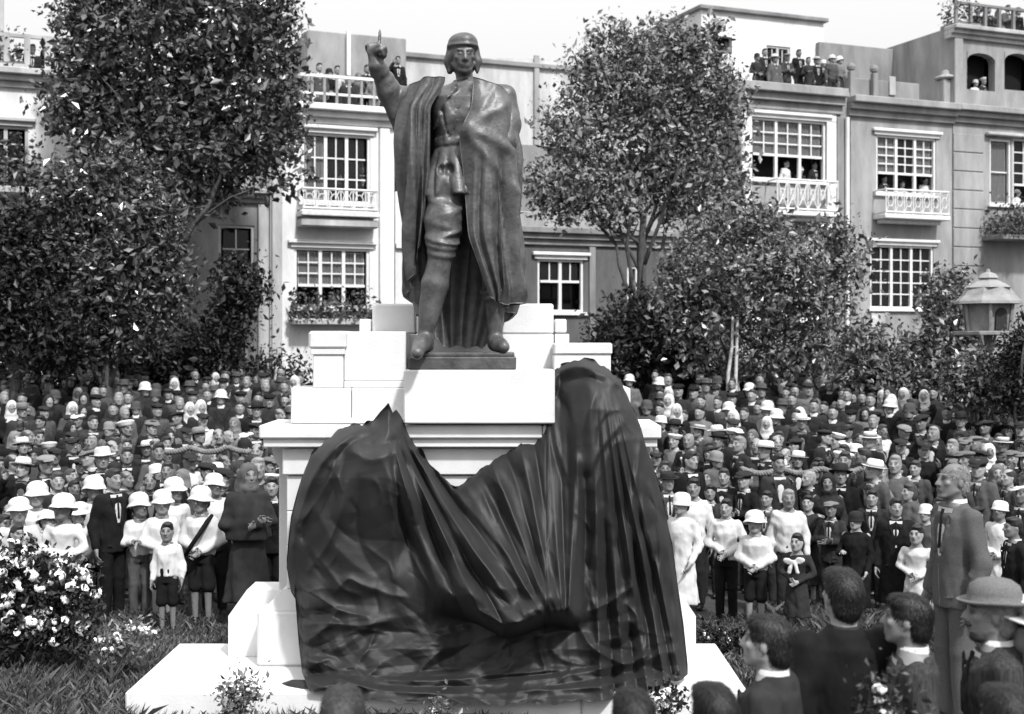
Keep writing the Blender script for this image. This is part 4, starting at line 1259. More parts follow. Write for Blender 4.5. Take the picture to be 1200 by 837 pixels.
    p = MB(); p.box(L(1116.5), L(1126), -.12, -.004, zm+.03, ztop-.4, .02); p.build("pilaster", WALLS['grey'], t)
    for i in range(9):
        p = MB(); x = L(1124)+i*.6; p.box(x-.05, x+.05, .1, .2, ztop+.021, ztop+.85); p.build("parapet_post", WALLS['mid'], t)
    p = MB(); p.box(L(1122), a1-a0, .09, .21, ztop+.8, ztop+.88); p.build("parapet_rail", WALLS['mid'], t)
    flower_box(t, L(1122), L(1150), ztop+.2, 1.0, -.8, 400, 34, "roof_planter", WALLS['mid'])
    flower_box(t, L(1150), L(1240), Zf(1180, 278), 1.15, .9, 2200, 35, "balcony_planter", WALLS['mid'])
    HL['G'] = (t, a0, zb, ztop)
    # low wall in front of the houses
build_houses()
# ------------------------------------------------------------------ trees, shrubs, grass
BARK = M("bark", .07, .9, .2, .4, 9.0, .6, 30, stretch=(3, 3, .6))
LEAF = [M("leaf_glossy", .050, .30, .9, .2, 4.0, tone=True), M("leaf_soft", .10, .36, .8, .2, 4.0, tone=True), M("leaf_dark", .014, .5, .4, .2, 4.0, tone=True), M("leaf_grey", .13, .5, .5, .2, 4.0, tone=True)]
PETAL = M("white_petal", .80, .7, .2, .06, 9.0)

def limb(rng, p0, p1, r0, r1, n=6, wob=.12):
    p0, p1 = np.array(p0, float), np.array(p1, float)
    t = np.linspace(0, 1, n)[:, None]
    L = np.linalg.norm(p1-p0)
    w = np.cumsum(rng.normal(0, wob*L/n, (n, 3)), 0)*np.minimum(t*3, 1)*np.minimum((1-t)*3, 1)
    return p0+(p1-p0)*t+w, np.linspace(r0, r1, n)

def tree(label, base, height, r, blobs, nleaf, size, leaf, seed, group=None, name="tree", fill=.35, clump=1.0, nl=9, cl_r=.5):
    """blobs: crown masses (x, y, z, rx, ry, rz) relative to the base; leaves sit in clumps on and inside them"""
    rng = np.random.default_rng(seed)
    t = thing(name, label, "tree" if name == "tree" else "shrub", base, 0, group)
    B = np.array(blobs, float)
    tr = MB()
    top = np.array((0, 0, height))
    pts, rr = limb(rng, (0, 0, -.2), (B[0,0]*.3, B[0,1]*.3, height), r, r*.5, 9, .10)
    tr.tube(pts, rr, 9)
    for i in range(max(nl, len(B))):
        b = B[i % len(B)]
        k = rng.integers(4, 9)
        e = b[:3] + rng.uniform(-.7, .7, 3)*b[3:]
        q, w_ = limb(rng, pts[k], e, rr[k]*.6, r*.08, 7, .2)
        tr.tube(q, w_, 6)
        for j in range(2):
            e2 = q[4] + rng.uniform(-.6, .6, 3)*b[3:]
            q2, w2 = limb(rng, q[3+j], e2, w_[3+j]*.6, .012, 5, .2)
            tr.tube(q2, w2, 5)
    tr.build("trunk", BARK, t, True)
    vol = B[:,3]*B[:,4]+B[:,4]*B[:,5]+B[:,3]*B[:,5]
    V, T, tn, n0 = [], [], [], 0
    for b, w_ in zip(B, vol/vol.sum()):
        n = int(nleaf*w_)
        nc = max(6, int(n/ (42*clump)))
        d = rng.normal(size=(nc, 3)); d /= np.linalg.norm(d, axis=1)[:, None]
        rad = np.where(rng.random(nc) < fill, rng.uniform(.3, .9, nc), rng.uniform(.82, 1.12, nc))
        C = b[:3] + d*rad[:, None]*b[3:]
        ci = rng.integers(0, nc, n)
        cs = cl_r*rng.uniform(.6, 1.3, nc)
        p = C[ci] + rng.normal(size=(n, 3))*cs[ci][:, None]*.5
        v, q, to = leaf_patch(p, size, rng)
        V.append(v); T.append(q+n0); tn.append(to); n0 += len(v)
    link("crown", mesh_np("crown", np.concatenate(V), np.concatenate(T), False, np.concatenate(tn)), leaf, t)
    return t

def crown_px(base, d, lst, dep=.8):
    """photograph ellipses (px, py, rx, ry) at distance d -> blobs relative to base"""
    out = []
    s = F/d
    for i, e in enumerate(lst):
        px, py, rx, ry = e[:4]
        p = P(px, py, d)
        dy = e[4] if len(e) > 4 else 0.0
        out.append((p.x-base[0], dy, p.z-base[2], rx/s, min(rx, ry)/s*dep, ry/s))
    return out

def gbase(px, d):
    return ((px-600)/F*d, d, ground_z(d)-.02)

def build_green():
    # big dark tree at the left
    b = gbase(178, 29.5)
    tree("tall dense dark tree rising above the roofs left of the statue", b, 6.5, .24,
         crown_px(b, 29.5, [(205,40,125,85),(115,15,55,45),(290,80,65,110),(150,130,80,70),(250,165,85,75),(190,210,70,60),(95,110,40,45),(315,160,40,60),(230,-20,95,50)]), 38000, .17, LEAF[0], 41, fill=.5, cl_r=.46, clump=1.1)
    b = gbase(125, 26.0)
    tree("broad glossy-leaved tree with light specks in front of the tall dark tree", b, 3.0, .16,
         crown_px(b, 26.0, [(130,300,85,75),(90,240,50,50),(172,262,42,50),(172,345,38,55),(120,370,80,50),(70,330,45,60),(140,215,35,45)]), 32000, .135, LEAF[0], 42, fill=.45, cl_r=.36, clump=1.2)
    b = gbase(20, 25.0)
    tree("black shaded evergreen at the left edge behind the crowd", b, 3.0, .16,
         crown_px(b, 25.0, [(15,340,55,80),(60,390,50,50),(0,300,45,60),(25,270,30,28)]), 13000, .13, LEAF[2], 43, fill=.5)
    b = gbase(262, 28.5)
    tree("dark creeper-like shrub against the shaded grey house", b, 2.5, .10,
         crown_px(b, 28.5, [(272,350,22,34),(290,335,16,20),(232,405,22,28),(268,400,16,20)]), 4200, .14, LEAF[2], 44, fill=.5)
    # airy tree right of the statue
    b = gbase(750, 30.0)
    tree("airy grey-leaved tree with thin branches right of the statue", b, 5.2, .15,
         crown_px(b, 30.0, [(765,95,95,65),(700,150,75,55),(800,160,75,65),(845,125,40,45),(670,225,60,40),(750,225,60,40),(830,225,55,45),(720,60,45,35),(790,45,50,25),(640,235,30,20)]), 26000, .135, LEAF[3], 45, fill=.55, cl_r=.42, clump=1.1, nl=16)
    b = gbase(858, 27.0)
    T46 = tree("speckled bushy tree with twin pale stems behind the crowd", b, 2.4, .07,
         crown_px(b, 27.0, [(870,320,75,70),(950,330,60,65),(820,370,45,60),(920,400,65,40),(985,290,25,35),(800,320,28,40),(880,265,35,25)]), 17000, .13, LEAF[1], 46, fill=.55, cl_r=.40, clump=1.1, nl=14)
    pale = M("pale_stem", .42, .8, .2, .3, 8.0)
    for px, lean in ((854, .1), (868, -.05)):
        x0 = gbase(px, 26.6)[0]-b[0]
        q, r_ = limb(np.random.default_rng(px), (x0, -.4, -.1), (x0+lean, -.3, 2.9), .055, .03)
        m = MB(); m.tube(q, r_, 7); m.build("stem", pale, T46, True)
    b = gbase(1065, 26.0)
    tree("loose grey-green bush tree below the right-hand house windows", b, 2.2, .09,
         crown_px(b, 26.0, [(1055,432,62,32),(1115,400,40,48),(1010,415,32,38),(1128,440,40,28),(1108,345,26,28)]), 10500, .125, LEAF[1], 47, fill=.55, cl_r=.36, clump=1.1)
    b = gbase(1192, 21.6)
    tree("solid black clipped evergreen at the right edge under the dovecote", b, 1.6, .14,
         crown_px(b, 21.6, [(1198,430,28,38),(1212,400,26,34),(1188,456,26,24)]), 12000, .07, LEAF[2], 48, fill=.6, cl_r=.22)
    b = gbase(1143, 22.2)
    tree("leafy shrub wrapped round the dovecote post", b, 1.2, .05,
         crown_px(b, 22.2, [(1136,444,26,22),(1168,446,12,14)]), 3200, .11, LEAF[1], 50, name="bush", fill=.5, cl_r=.3)
    b = gbase(760, 28.0)
    tree("dark shrub between the pedestal and the speckled tree", b, 1.4, .1,
         crown_px(b, 28.0, [(745,390,45,40),(790,420,40,35),(720,420,30,28)]), 9000, .13, LEAF[2], 49, fill=.5)

    for k, (lab, px, dd, lst, lf, n) in enumerate([
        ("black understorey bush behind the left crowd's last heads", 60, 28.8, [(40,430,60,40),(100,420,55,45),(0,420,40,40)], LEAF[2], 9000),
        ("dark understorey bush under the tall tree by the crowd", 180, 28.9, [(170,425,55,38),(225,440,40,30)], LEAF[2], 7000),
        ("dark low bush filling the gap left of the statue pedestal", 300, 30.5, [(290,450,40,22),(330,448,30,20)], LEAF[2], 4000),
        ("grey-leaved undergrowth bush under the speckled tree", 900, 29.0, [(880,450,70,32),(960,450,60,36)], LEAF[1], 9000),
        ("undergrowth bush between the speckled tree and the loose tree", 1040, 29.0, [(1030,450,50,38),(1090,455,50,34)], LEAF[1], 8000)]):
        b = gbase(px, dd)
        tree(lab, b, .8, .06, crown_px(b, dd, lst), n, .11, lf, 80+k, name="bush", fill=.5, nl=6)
    # white flowering shrub at the lower left
    rng = np.random.default_rng(51)
    def flower_mesh(seed, r):
        g = np.random.default_rng(seed)
        V, T, n0 = [], [], 0
        for k in range(16):
            d = g.normal(size=3); d /= np.linalg.norm(d); d[2] = abs(d[2])*.8
            c = d*r*.75
            e = np.cross(d, g.normal(size=3)); e /= np.linalg.norm(e); f = np.cross(d, e)
            w = r*.5
            v = np.array([c-e*w, c-f*w*.8+d*w*.2, c+e*w, c+f*w*.8+d*w*.2, c+d*w*.35])
            V.append(v); T += [(n0+i, n0+(i+1) % 4, n0+4) for i in range(4)]; n0 += 5
        return mesh_np("flower", np.concatenate(V), np.array(T), False)
    FM = [flower_mesh(60+i, .05) for i in range(3)]
    def shrub(label, px, d, lst, nleaf, size, leaf, seed, nfl, frange=(.6, 1.3), upper=.2):
        b = gbase(px, d)
        bl = crown_px(b, d, lst, .9)
        t = tree(label, b, max(.25, bl[0][2]*.6), .03, bl, nleaf, size, leaf, seed, name="shrub", fill=.5, cl_r=.14, nl=10)
        g = np.random.default_rng(seed+1)
        for k in range(nfl):
            q = bl[g.integers(0, len(bl))]
            d_ = g.normal(size=3); d_ /= np.linalg.norm(d_); d_[1] = -abs(d_[1]); 
            if g.random() < .6: d_[2] = abs(d_[2])
            p = np.array(q[:3]) + d_*np.array(q[3:])*g.uniform(.9, 1.12)
            if p[2] < .03: continue
            o = link("flower", FM[k % 3], PETAL, t, p)
            o.rotation_euler = g.uniform(0, 6.28, 3); o.scale = [g.uniform(*frange)]*3
        return t
    shrub("white-flowering hydrangea shrub at the lower left in front of children", 40, 11.2, [(35,690,62,40),(85,690,30,32),(20,735,50,38),(70,735,40,25),(10,660,30,25)], 6500, .06, LEAF[2], 52, 125)
    shrub("small leafy plant with pale flowers before the pedestal foot slab", 281, 9.75, [(280,818,18,14),(290,806,10,9)], 500, .05, LEAF[1], 54, 9, (.3, .55))
    shrub("tiny white flowers poking up before the slab centre", 513, 9.6, [(513,834,11,6)], 160, .04, LEAF[1], 55, 6, (.35, .6))
    shrub("low white-flowered plant at the slab's front right", 780, 9.7, [(782,822,14,14)], 260, .05, LEAF[2], 56, 9, (.5, .9))
    shrub("bouquet-like white-flowered bush between the dark-haired men", 1030, 5.3, [(1031,822,9,20),(1043,836,11,12)], 420, .035, LEAF[2], 57, 16, (.25, .5))
    shrub("low dark border plant with white blossoms right of the slab", 868, 12.4, [(865,752,36,10),(835,748,20,9)], 1400, .05, LEAF[2], 58, 12, (.3, .7))
    shrub("small white-blossomed plant in the grass left of the slab", 130, 11.0, [(128,752,16,10),(160,742,18,8)], 420, .05, LEAF[1], 59, 14, (.45, .9))

    # grass and weeds: uncountable, one object
    g = np.random.default_rng(70)
    V, T, tn, n0 = [], [], [], 0
    def blades(n, x0, x1, y0, y1, h, wd):
        nonlocal n0
        x = g.uniform(x0, x1, n); y = g.uniform(y0, y1, n)
        keep = ~((x > -3.1) & (x < 1.92) & (y > 10.1) & (y < 11.8))
        x, y = x[keep], y[keep]; n = len(x)
        cl = .5+.5*vnoise(x, y, 0*x, 8, 6, 1.5, 5)
        hh = h*g.uniform(.4, 1.2, n)*(.5+np.clip(cl, 0, 1.4))
        a = g.uniform(0, 6.28, n); le = g.normal(0, .55, (n, 2))*hh[:, None]
        z = np.array([ground_z(q) for q in y]) - .03
        c, s_ = np.cos(a)*wd, np.sin(a)*wd
        v = np.stack([np.stack([x-c, y-s_, z], 1), np.stack([x+c, y+s_, z], 1), np.stack([x+le[:,0]*.4+c*.7, y+le[:,1]*.4+s_*.7, z+hh*.6], 1), np.stack([x+le[:,0], y+le[:,1], z+hh], 1)], 1).reshape(-1, 3)
        I = np.arange(n)[:, None]*4 + n0
        V.append(v); T.append(np.concatenate([I+np.array([[0,1,2]]), I+np.array([[0,2,3]])])); tn.append(np.repeat(g.uniform(.4, 2.2, n), 4)); n0 += len(v)
    blades(30000, -6.4, -2.9, 8.6, 15.2, .16, .012)
    blades(9000, -3.2, 2.2, 8.8, 10.12, .07, .010)
    blades(14000, 1.9, 6.0, 9.0, 15.0, .13, .012)
    blades(6000, -3.2, -1.7, 11.8, 14.8, .12, .012)
    blades(6000, 2.0, 4.0, 11.4, 14.8, .12, .012)
    o = link("grass", mesh_np("grass", np.concatenate(V), np.concatenate(T), False, np.concatenate(tn)), M("grass_blade", .045, .6, .4, .2, 3.0, tone=True))
    tag(o, "rough trodden grass and weeds around the white slab", kind="stuff")
build_green()

# ------------------------------------------------------------------ dovecote-like lantern on a post
def build_dovecote():
    d = 23.0
    p = P(1158, 388, d); s = F/d
    zb = ground_z(d)
    t = thing("dovecote", "small grey roofed dovecote on a post with arched door, above right crowd", "dovecote", (p.x, d, zb), .25)
    W1 = M("weathered_board", .20, .8, .2, .3, 5.0, .4, 30); W2 = M("dovecote_roof", .22, .7, .3, .25, 4.0, .3, 25)
    z0 = p.z - zb
    hx = lambda px: px/s
    m = MB(); m.tube([(0, 0, -.1), (0, 0, z0-.06)], [.10, .08], 10); m.build("post", W1, t)
    m = MB(); m.box(-hx(30), hx(30), -.42, .42, z0-.08, z0-.002, .015); m.build("floor_board", W1, t)
    m = MB()
    for i in range(4):
        a = i*math.pi/2+math.pi/4
        m.tube([(.62*math.cos(a)*.62/.62*.98, .62*math.sin(a)*.9, z0-.06), (.42*math.cos(a), .42*math.sin(a), z0-.30), (.1*math.cos(a), .1*math.sin(a), z0-.5)], .03, 6)
    m.build("bracket", W1, t)
    H = hx(33)
    n = 6
    for i in range(n):                       # six canted side boards
        a0, a1 = 2*math.pi*(i-.5)/n-math.pi/2, 2*math.pi*(i+.5)/n-math.pi/2
        r0, r1 = hx(25.5), hx(28.5)
        m = MB()
        V = [(r0*math.cos(a0), r0*math.sin(a0), z0), (r0*math.cos(a1), r0*math.sin(a1), z0), (r1*math.cos(a1), r1*math.sin(a1), z0+H), (r1*math.cos(a0), r1*math.sin(a0), z0+H)]
        q = .93
        V += [(x*q, y*q, z) for x, y, z in V]
        m.add(V, [(0,1,2,3),(4,7,6,5),(0,4,5,1),(1,5,6,2),(2,6,7,3),(3,7,4,0)]); m.build("side_board", W1, t)
        m = MB(); m.tube([(r0*1.02*math.cos(a0), r0*1.02*math.sin(a0), z0+.001), (r1*1.04*math.cos(a0), r1*1.04*math.sin(a0), z0+H-.001)], .035, 6); m.build("corner_post", W2, t)
        if i % 2 == 0:
            am = (a0+a1)/2; rr = r0*math.cos(math.pi/n)
            m = MB(); k = np.linspace(0, math.pi, 9)
            pl = [(-.11, .02), (.11, .02)] + [(.11*math.cos(x), .28+.13*math.sin(x)) for x in k]
            c, s_ = math.cos(am), math.sin(am)
            V = []
            for off in (.010, .045):
                V += [(c*(rr+off+z*.06)-s_*x, s_*(rr+off+z*.06)+c*x, z0+z) for x, z in pl]
            N_ = len(pl)
            m.add(V, [(j, (j+1) % N_, (j+1) % N_+N_, j+N_) for j in range(N_)], [(N_, N_+j, N_+j+1) for j in range(1, N_-1)]); m.build("arched_door", M("dovecote_door", .03, .8, .2), t)
    # two-tier flared roof with a small cap
    zr = z0+H
    m = MB()
    prof = [(hx(28), -.01), (hx(39), -.02), (hx(38), .03), (hx(31), .13), (hx(27), .22), (hx(25), .27)]
    m.lathe(prof, 8, (0, 0, zr)); m.build("lower_roof", W2, t)
    m = MB(); m.lathe([(hx(24.9), .265), (hx(28), .27), (hx(23), .32), (hx(11), .41), (hx(10), .44)], 6, (0, 0, zr)); m.build("upper_roof", W2, t)
    m = MB(); m.lathe([(hx(10), .435), (hx(13), .445), (hx(9), .52), (hx(3), .55), (.03, .60), (0, .61)], 6, (0, 0, zr)); m.build("roof_cap", W2, t)
build_dovecote()

def build_barriers():
    """rustic rope-bound rails that hold the crowd back"""
    RP = M("rope_rail", .16, .9, .2, .4, 12.0, .5, 50)
    for label, x0, x1, d, z, gp in (("twisted dark rope barrier sagging between posts in the left crowd", 178, 312, 18.6, 524, None), ("rope barrier sagging between posts in the right crowd", 868, 1010, 17.4, 549, None)):
        a, b = P(x0, z, d), P(x1, z+2, d)
        t = thing("rope_barrier", label, "barrier", (a.x, d, ground_z(d)))
        n = 4
        L = b.x-a.x; zz = a.z-ground_z(d)
        for i in range(n):
            x = L*i/(n-1)
            m = MB(); m.tube([(x, 0, -.1), (x, 0, zz+.05)], [.03, .025], 8); m.lathe([(.035, 0), (.04, .03), (0, .05)], 8, (x, 0, zz+.05)); m.build("post", BARK, t)
        m = MB(); u = np.linspace(0, 1, 120)
        for ph in (0, 2.1, 4.2):
            m.tube([(L*q, .022*math.cos(q*90+ph), zz-.07*abs(math.sin(q*(n-1)*math.pi))+.022*math.sin(q*90+ph)) for q in u], .024, 6)
        m.build("rope", RP, t, True)
build_barriers()
# ------------------------------------------------------------------ people
SKIN = M("skin", .20, .5, .4, .14, 14.0, tone=True, orand=.35)
FAB = {
 'black': M("cloth_black", .008, .9, .15, .35, 7.0, .55, 11, orand=.4, bdist=.05, bdet=1.5, stretch=(1, 1, .6)),
 'dark': M("cloth_dark", .020, .9, .15, .30, 7.0, .55, 11, orand=.4, bdist=.05, bdet=1.5, stretch=(1, 1, .6)),
 'grey': M("cloth_grey", .055, .9, .15, .25, 8.0, .55, 11, orand=.3, bdist=.05, bdet=1.5, stretch=(1, 1, .6)),
 'mid': M("cloth_mid", .11, .9, .15, .22, 8.0, .55, 11, orand=.3, bdist=.05, bdet=1.5, stretch=(1, 1, .6)),
 'light': M("cloth_light", .45, .9, .15, .14, 8.0, .35, 13, orand=.2, bdist=.05, bdet=1.5, stretch=(1, 1, .6)),
 'white': M("cloth_white", .50, .85, .15, .07, 8.0, .35, 13, orand=.08, bdist=.05, bdet=1.5, stretch=(1, 1, .6)),
 'tweed': M("cloth_tweed", .085, .95, .1, .28, 160.0, .3, 260, det=2),
 'stripe': M("cloth_pinstripe", .035, .9, .15, .7, 30.0, .2, 120, stretch=(3, 3, .05)),
 'cap': M("cap_tweed", .13, .95, .1, .3, 120.0, .3, 200),
}
HAIRM = {'black': M("hair_black", .010, .5, .4, .4, 50, .22, 220, stretch=(1, 1, .3), orand=.3), 'brown': M("hair_brown", .03, .5, .4, .4, 50, .22, 220, orand=.3), 'grey': M("hair_grey", .22, .6, .3, .3, 40, .4, 160, orand=.2)}
SHOE = M("shoe_leather", .012, .4, .5, .3, 9.0)

# ---- headgear, in head coordinates -------------------------------------------------
def sdf_local(fn, lo, hi, h, wr=0.0, seed=0):
    g = Sdf(lo, hi, h); fn(g)
    if wr: g.wrinkle(wr, seed, 40, 110, (1, 1, 1), 7)
    return g.mesh(1)
def mb_local(m, T=None):
    V = np.concatenate(m.V); Q = np.concatenate(m.Q) if m.Q else np.zeros((0, 4), int)
    if m.T: 
        t = np.concatenate(m.T); Q = np.concatenate([Q, np.c_[t, t[:, 2]]]) if False else Q
    if T is not None: V = V @ T.T
    return V, Q

def hg_hair(h, long=False, bald=False):
    def f(g):
        g.ell((0, .022, .024), (.080, .101, .096), None, .01); g.ell((.01, -.01, .085), (.06, .075, .035), None, .02)
        if long:
            g.ell((0, .05, -.045), (.086, .075, .10), None, .03); g.ell((0, .115, .0), (.05, .045, .05), None, .02)
        else:
            g.ell((0, .062, -.04), (.068, .055, .07), None, .02)
        g.ell((0, -.13, -.035), (.088, .085, .105), None, .012, 's')
        for sg in (-1, 1): g.ell((sg*.09, -.03, -.03), (.03, .045, .06), None, .01, 's')
        if not long: g.ell((0, .03, -.14), (.12, .12, .055), None, .01, 's')
        if bald: g.ell((0, -.03, .11), (.07, .09, .05), None, .02, 's')
    return sdf_local(f, (-.13, -.13, -.2), (.13, .2, .15), h, .0025, 3)
def hg_flat_cap(h):
    def f(g):
        g.ell((0, .012, .050), (.090, .110, .040), None, .01)
        g.ell((0, .008, .086), (.118, .138, .040), rotm(0, .14, 0), .02)
        g.ell((0, -.122, .052), (.074, .060, .010), rotm(0, .30, 0), .012)
    return sdf_local(f, (-.15, -.22, -.02), (.15, .19, .17), h, .002, 4)
def hg_scarf(h, big=False):
    def f(g):
        g.ell((0, .022, .012), (.094, .114, .118), None, .02)
        g.chain([(0, .05, -.04), (0, .055, -.14), (0, .06, -.24 if not big else -.32)], [.095, .105, .15 if not big else .21], .05)
        g.ell((0, -.02, -.125), (.085, .07, .05), None, .03)
        g.ell((0, -.125, -.018), (.064, .085, .092), None, .014, 's')
    return sdf_local(f, (-.26, -.24, -.52), (.26, .30, .17), h, .004, 5)
def hg_lathe(prof, T, sq=1.18, seg=26, cy=.018, wob=0):
    m = MB(); m.lathe(prof, seg, (0, 0, 0), sq)
    V, Q = np.concatenate(m.V), np.concatenate(m.Q)
    if wob:
        a = np.arctan2(V[:, 1], V[:, 0]); r = np.hypot(V[:, 0], V[:, 1])
        V[:, 2] += wob*np.clip((r-.095)/.06, 0, 1)*np.sin(2*a+.5) + .4*wob*np.sin(5*a)*np.clip((r-.095)/.06, 0, 1)
    V = V @ T.T; V[:, 1] += cy
    return V, Q
HG_PROF = {
 'sun_hat': ([(.090, .030), (.100, .024), (.118, .004), (.134, -.016), (.138, -.018), (.134, -.008), (.116, .018), (.105, .036), (.109, .058), (.105, .088), (.092, .117), (.068, .140), (.036, .153), (0, .157)], -.14, .010),
 'straw_boater': ([(.085, .050), (.10, .050), (.158, .047), (.160, .052), (.158, .057), (.098, .060), (.095, .075), (.094, .125), (.090, .132), (.05, .134), (0, .134)], -.05, .0),
 'brimmed_hat': ([(.085, .040), (.10, .038), (.14, .034), (.156, .044), (.160, .050), (.154, .050), (.135, .044), (.100, .054), (.101, .09), (.092, .135), (.07, .152), (.04, .148), (0, .138)], -.06, .006),
 'bowler_hat': ([(.085, .046), (.10, .044), (.128, .046), (.140, .060), (.136, .062), (.122, .056), (.099, .060), (.100, .09), (.090, .130), (.06, .155), (.03, .163), (0, .165)], -.04, .004),
 'round_cap': ([(.086, .035), (.094, .037), (.096, .060), (.122, .095), (.126, .112), (.112, .126), (.06, .134), (0, .136)], -.12, .004),
 'cloche_hat': ([(.090, .000), (.104, -.006), (.116, -.014), (.118, -.010), (.104, .012), (.102, .05), (.098, .095), (.080, .130), (.045, .147), (0, .150)], .02, .003)}
def strands(V, Q, n, seed, L=.045, wd=.0022):
    rng = np.random.default_rng(seed)
    a, b, c = V[Q[:, 0]], V[Q[:, 1]], V[Q[:, 2]]
    N = np.cross(b-a, c-a); ar = np.linalg.norm(N, axis=1); N /= ar[:, None]+1e-12
    cen = V[Q].mean(1)
    ok = (N*(cen-np.array((0, .02, .0)))).sum(1) > .02
    idx = rng.choice(np.where(ok)[0], n)
    p = cen[idx] + rng.normal(0, .002, (n, 3)); nn = N[idx]
    fl = p - np.array((.02, .05, .125)) + rng.normal(0, .030, (n, 3)); fl[:, 2] -= .03
    fl -= nn*(fl*nn).sum(1)[:, None]; fl /= np.linalg.norm(fl, axis=1)[:, None]+1e-9
    sd = np.cross(nn, fl)
    ln = (L*rng.uniform(.5, 1.3, n))[:, None]; w_ = wd*rng.uniform(.6, 1.5, n)[:, None]
    rows = []
    for t, up, ws in ((0, .0005, 1), (.35, .003, 1.1), (.7, .0042, .9), (1, .0036, .15)):
        q = p + fl*ln*t + nn*(up*rng.uniform(.4, 1.6, n)[:, None] - (ln*t)**2*4.2)
        rows += [q - sd*w_*ws, q + sd*w_*ws]
    W = np.stack(rows, 1).reshape(-1, 3)
    I = np.arange(n)[:, None]*8
    F_ = np.concatenate([I + np.array([[2*k, 2*k+1, 2*k+3, 2*k+2]]) for k in range(3)])
    return np.concatenate([V, W]), np.concatenate([Q, F_+len(V)])
_hg = {}
def headgear(kind, h):
    k = (kind, h)
    if k not in _hg:
        if kind == 'hair': r = hg_hair(h)
        elif kind == 'long_hair': r = hg_hair(h, True)
        elif kind == 'thin_hair': r = hg_hair(h, False, True)
        elif kind == 'fine_hair': r = strands(*hg_hair(.008), 4600, 5, .034, .0012)
        elif kind == 'fine_thin_hair': r = strands(*hg_hair(.008, False, True), 1500, 6, .014, .0016)
        elif kind == 'flat_cap': r = hg_flat_cap(h)
        elif kind == 'headscarf': r = hg_scarf(h)
        elif kind == 'shawl_scarf': r = hg_scarf(h, True)
        else:
            p, pit, wb = HG_PROF[kind]
            r = hg_lathe(p, rotm(0, pit, 0), 1.16, 26 if h < .02 else 12, .016, wb)
        _hg[k] = r
    return _hg[k]

# ---- bodies ---------------------------------------------------------------------------
POSES = {   # elbow and wrist from the shoulder, right then left; (x outward, y back, z), hand turn
 'down': [((.055, .03, -.285), (.075, -.05, -.535)), ((.055, .03, -.285), (.070, -.045, -.535))],
 'clasp': [((.085, .01, -.275), (-.135, -.185, -.375)), ((.085, .01, -.275), (-.135, -.20, -.405))],
 'fold': [((.08, -.03, -.27), (-.20, -.205, -.235)), ((.08, -.03, -.27), (-.16, -.225, -.275))],
 'brow': [((.15, -.12, -.16), (.0, -.21, .10)), ((.055, .03, -.285), (.07, -.05, -.535))],
 'hold': [((.085, .0, -.27), (-.02, -.23, -.22)), ((.06, .03, -.285), (.02, -.14, -.50))],
 'bend': [((.06, .02, -.28), (.03, -.19, -.42)), ((.06, .03, -.285), (.07, -.05, -.535))]}

class Fig: pass

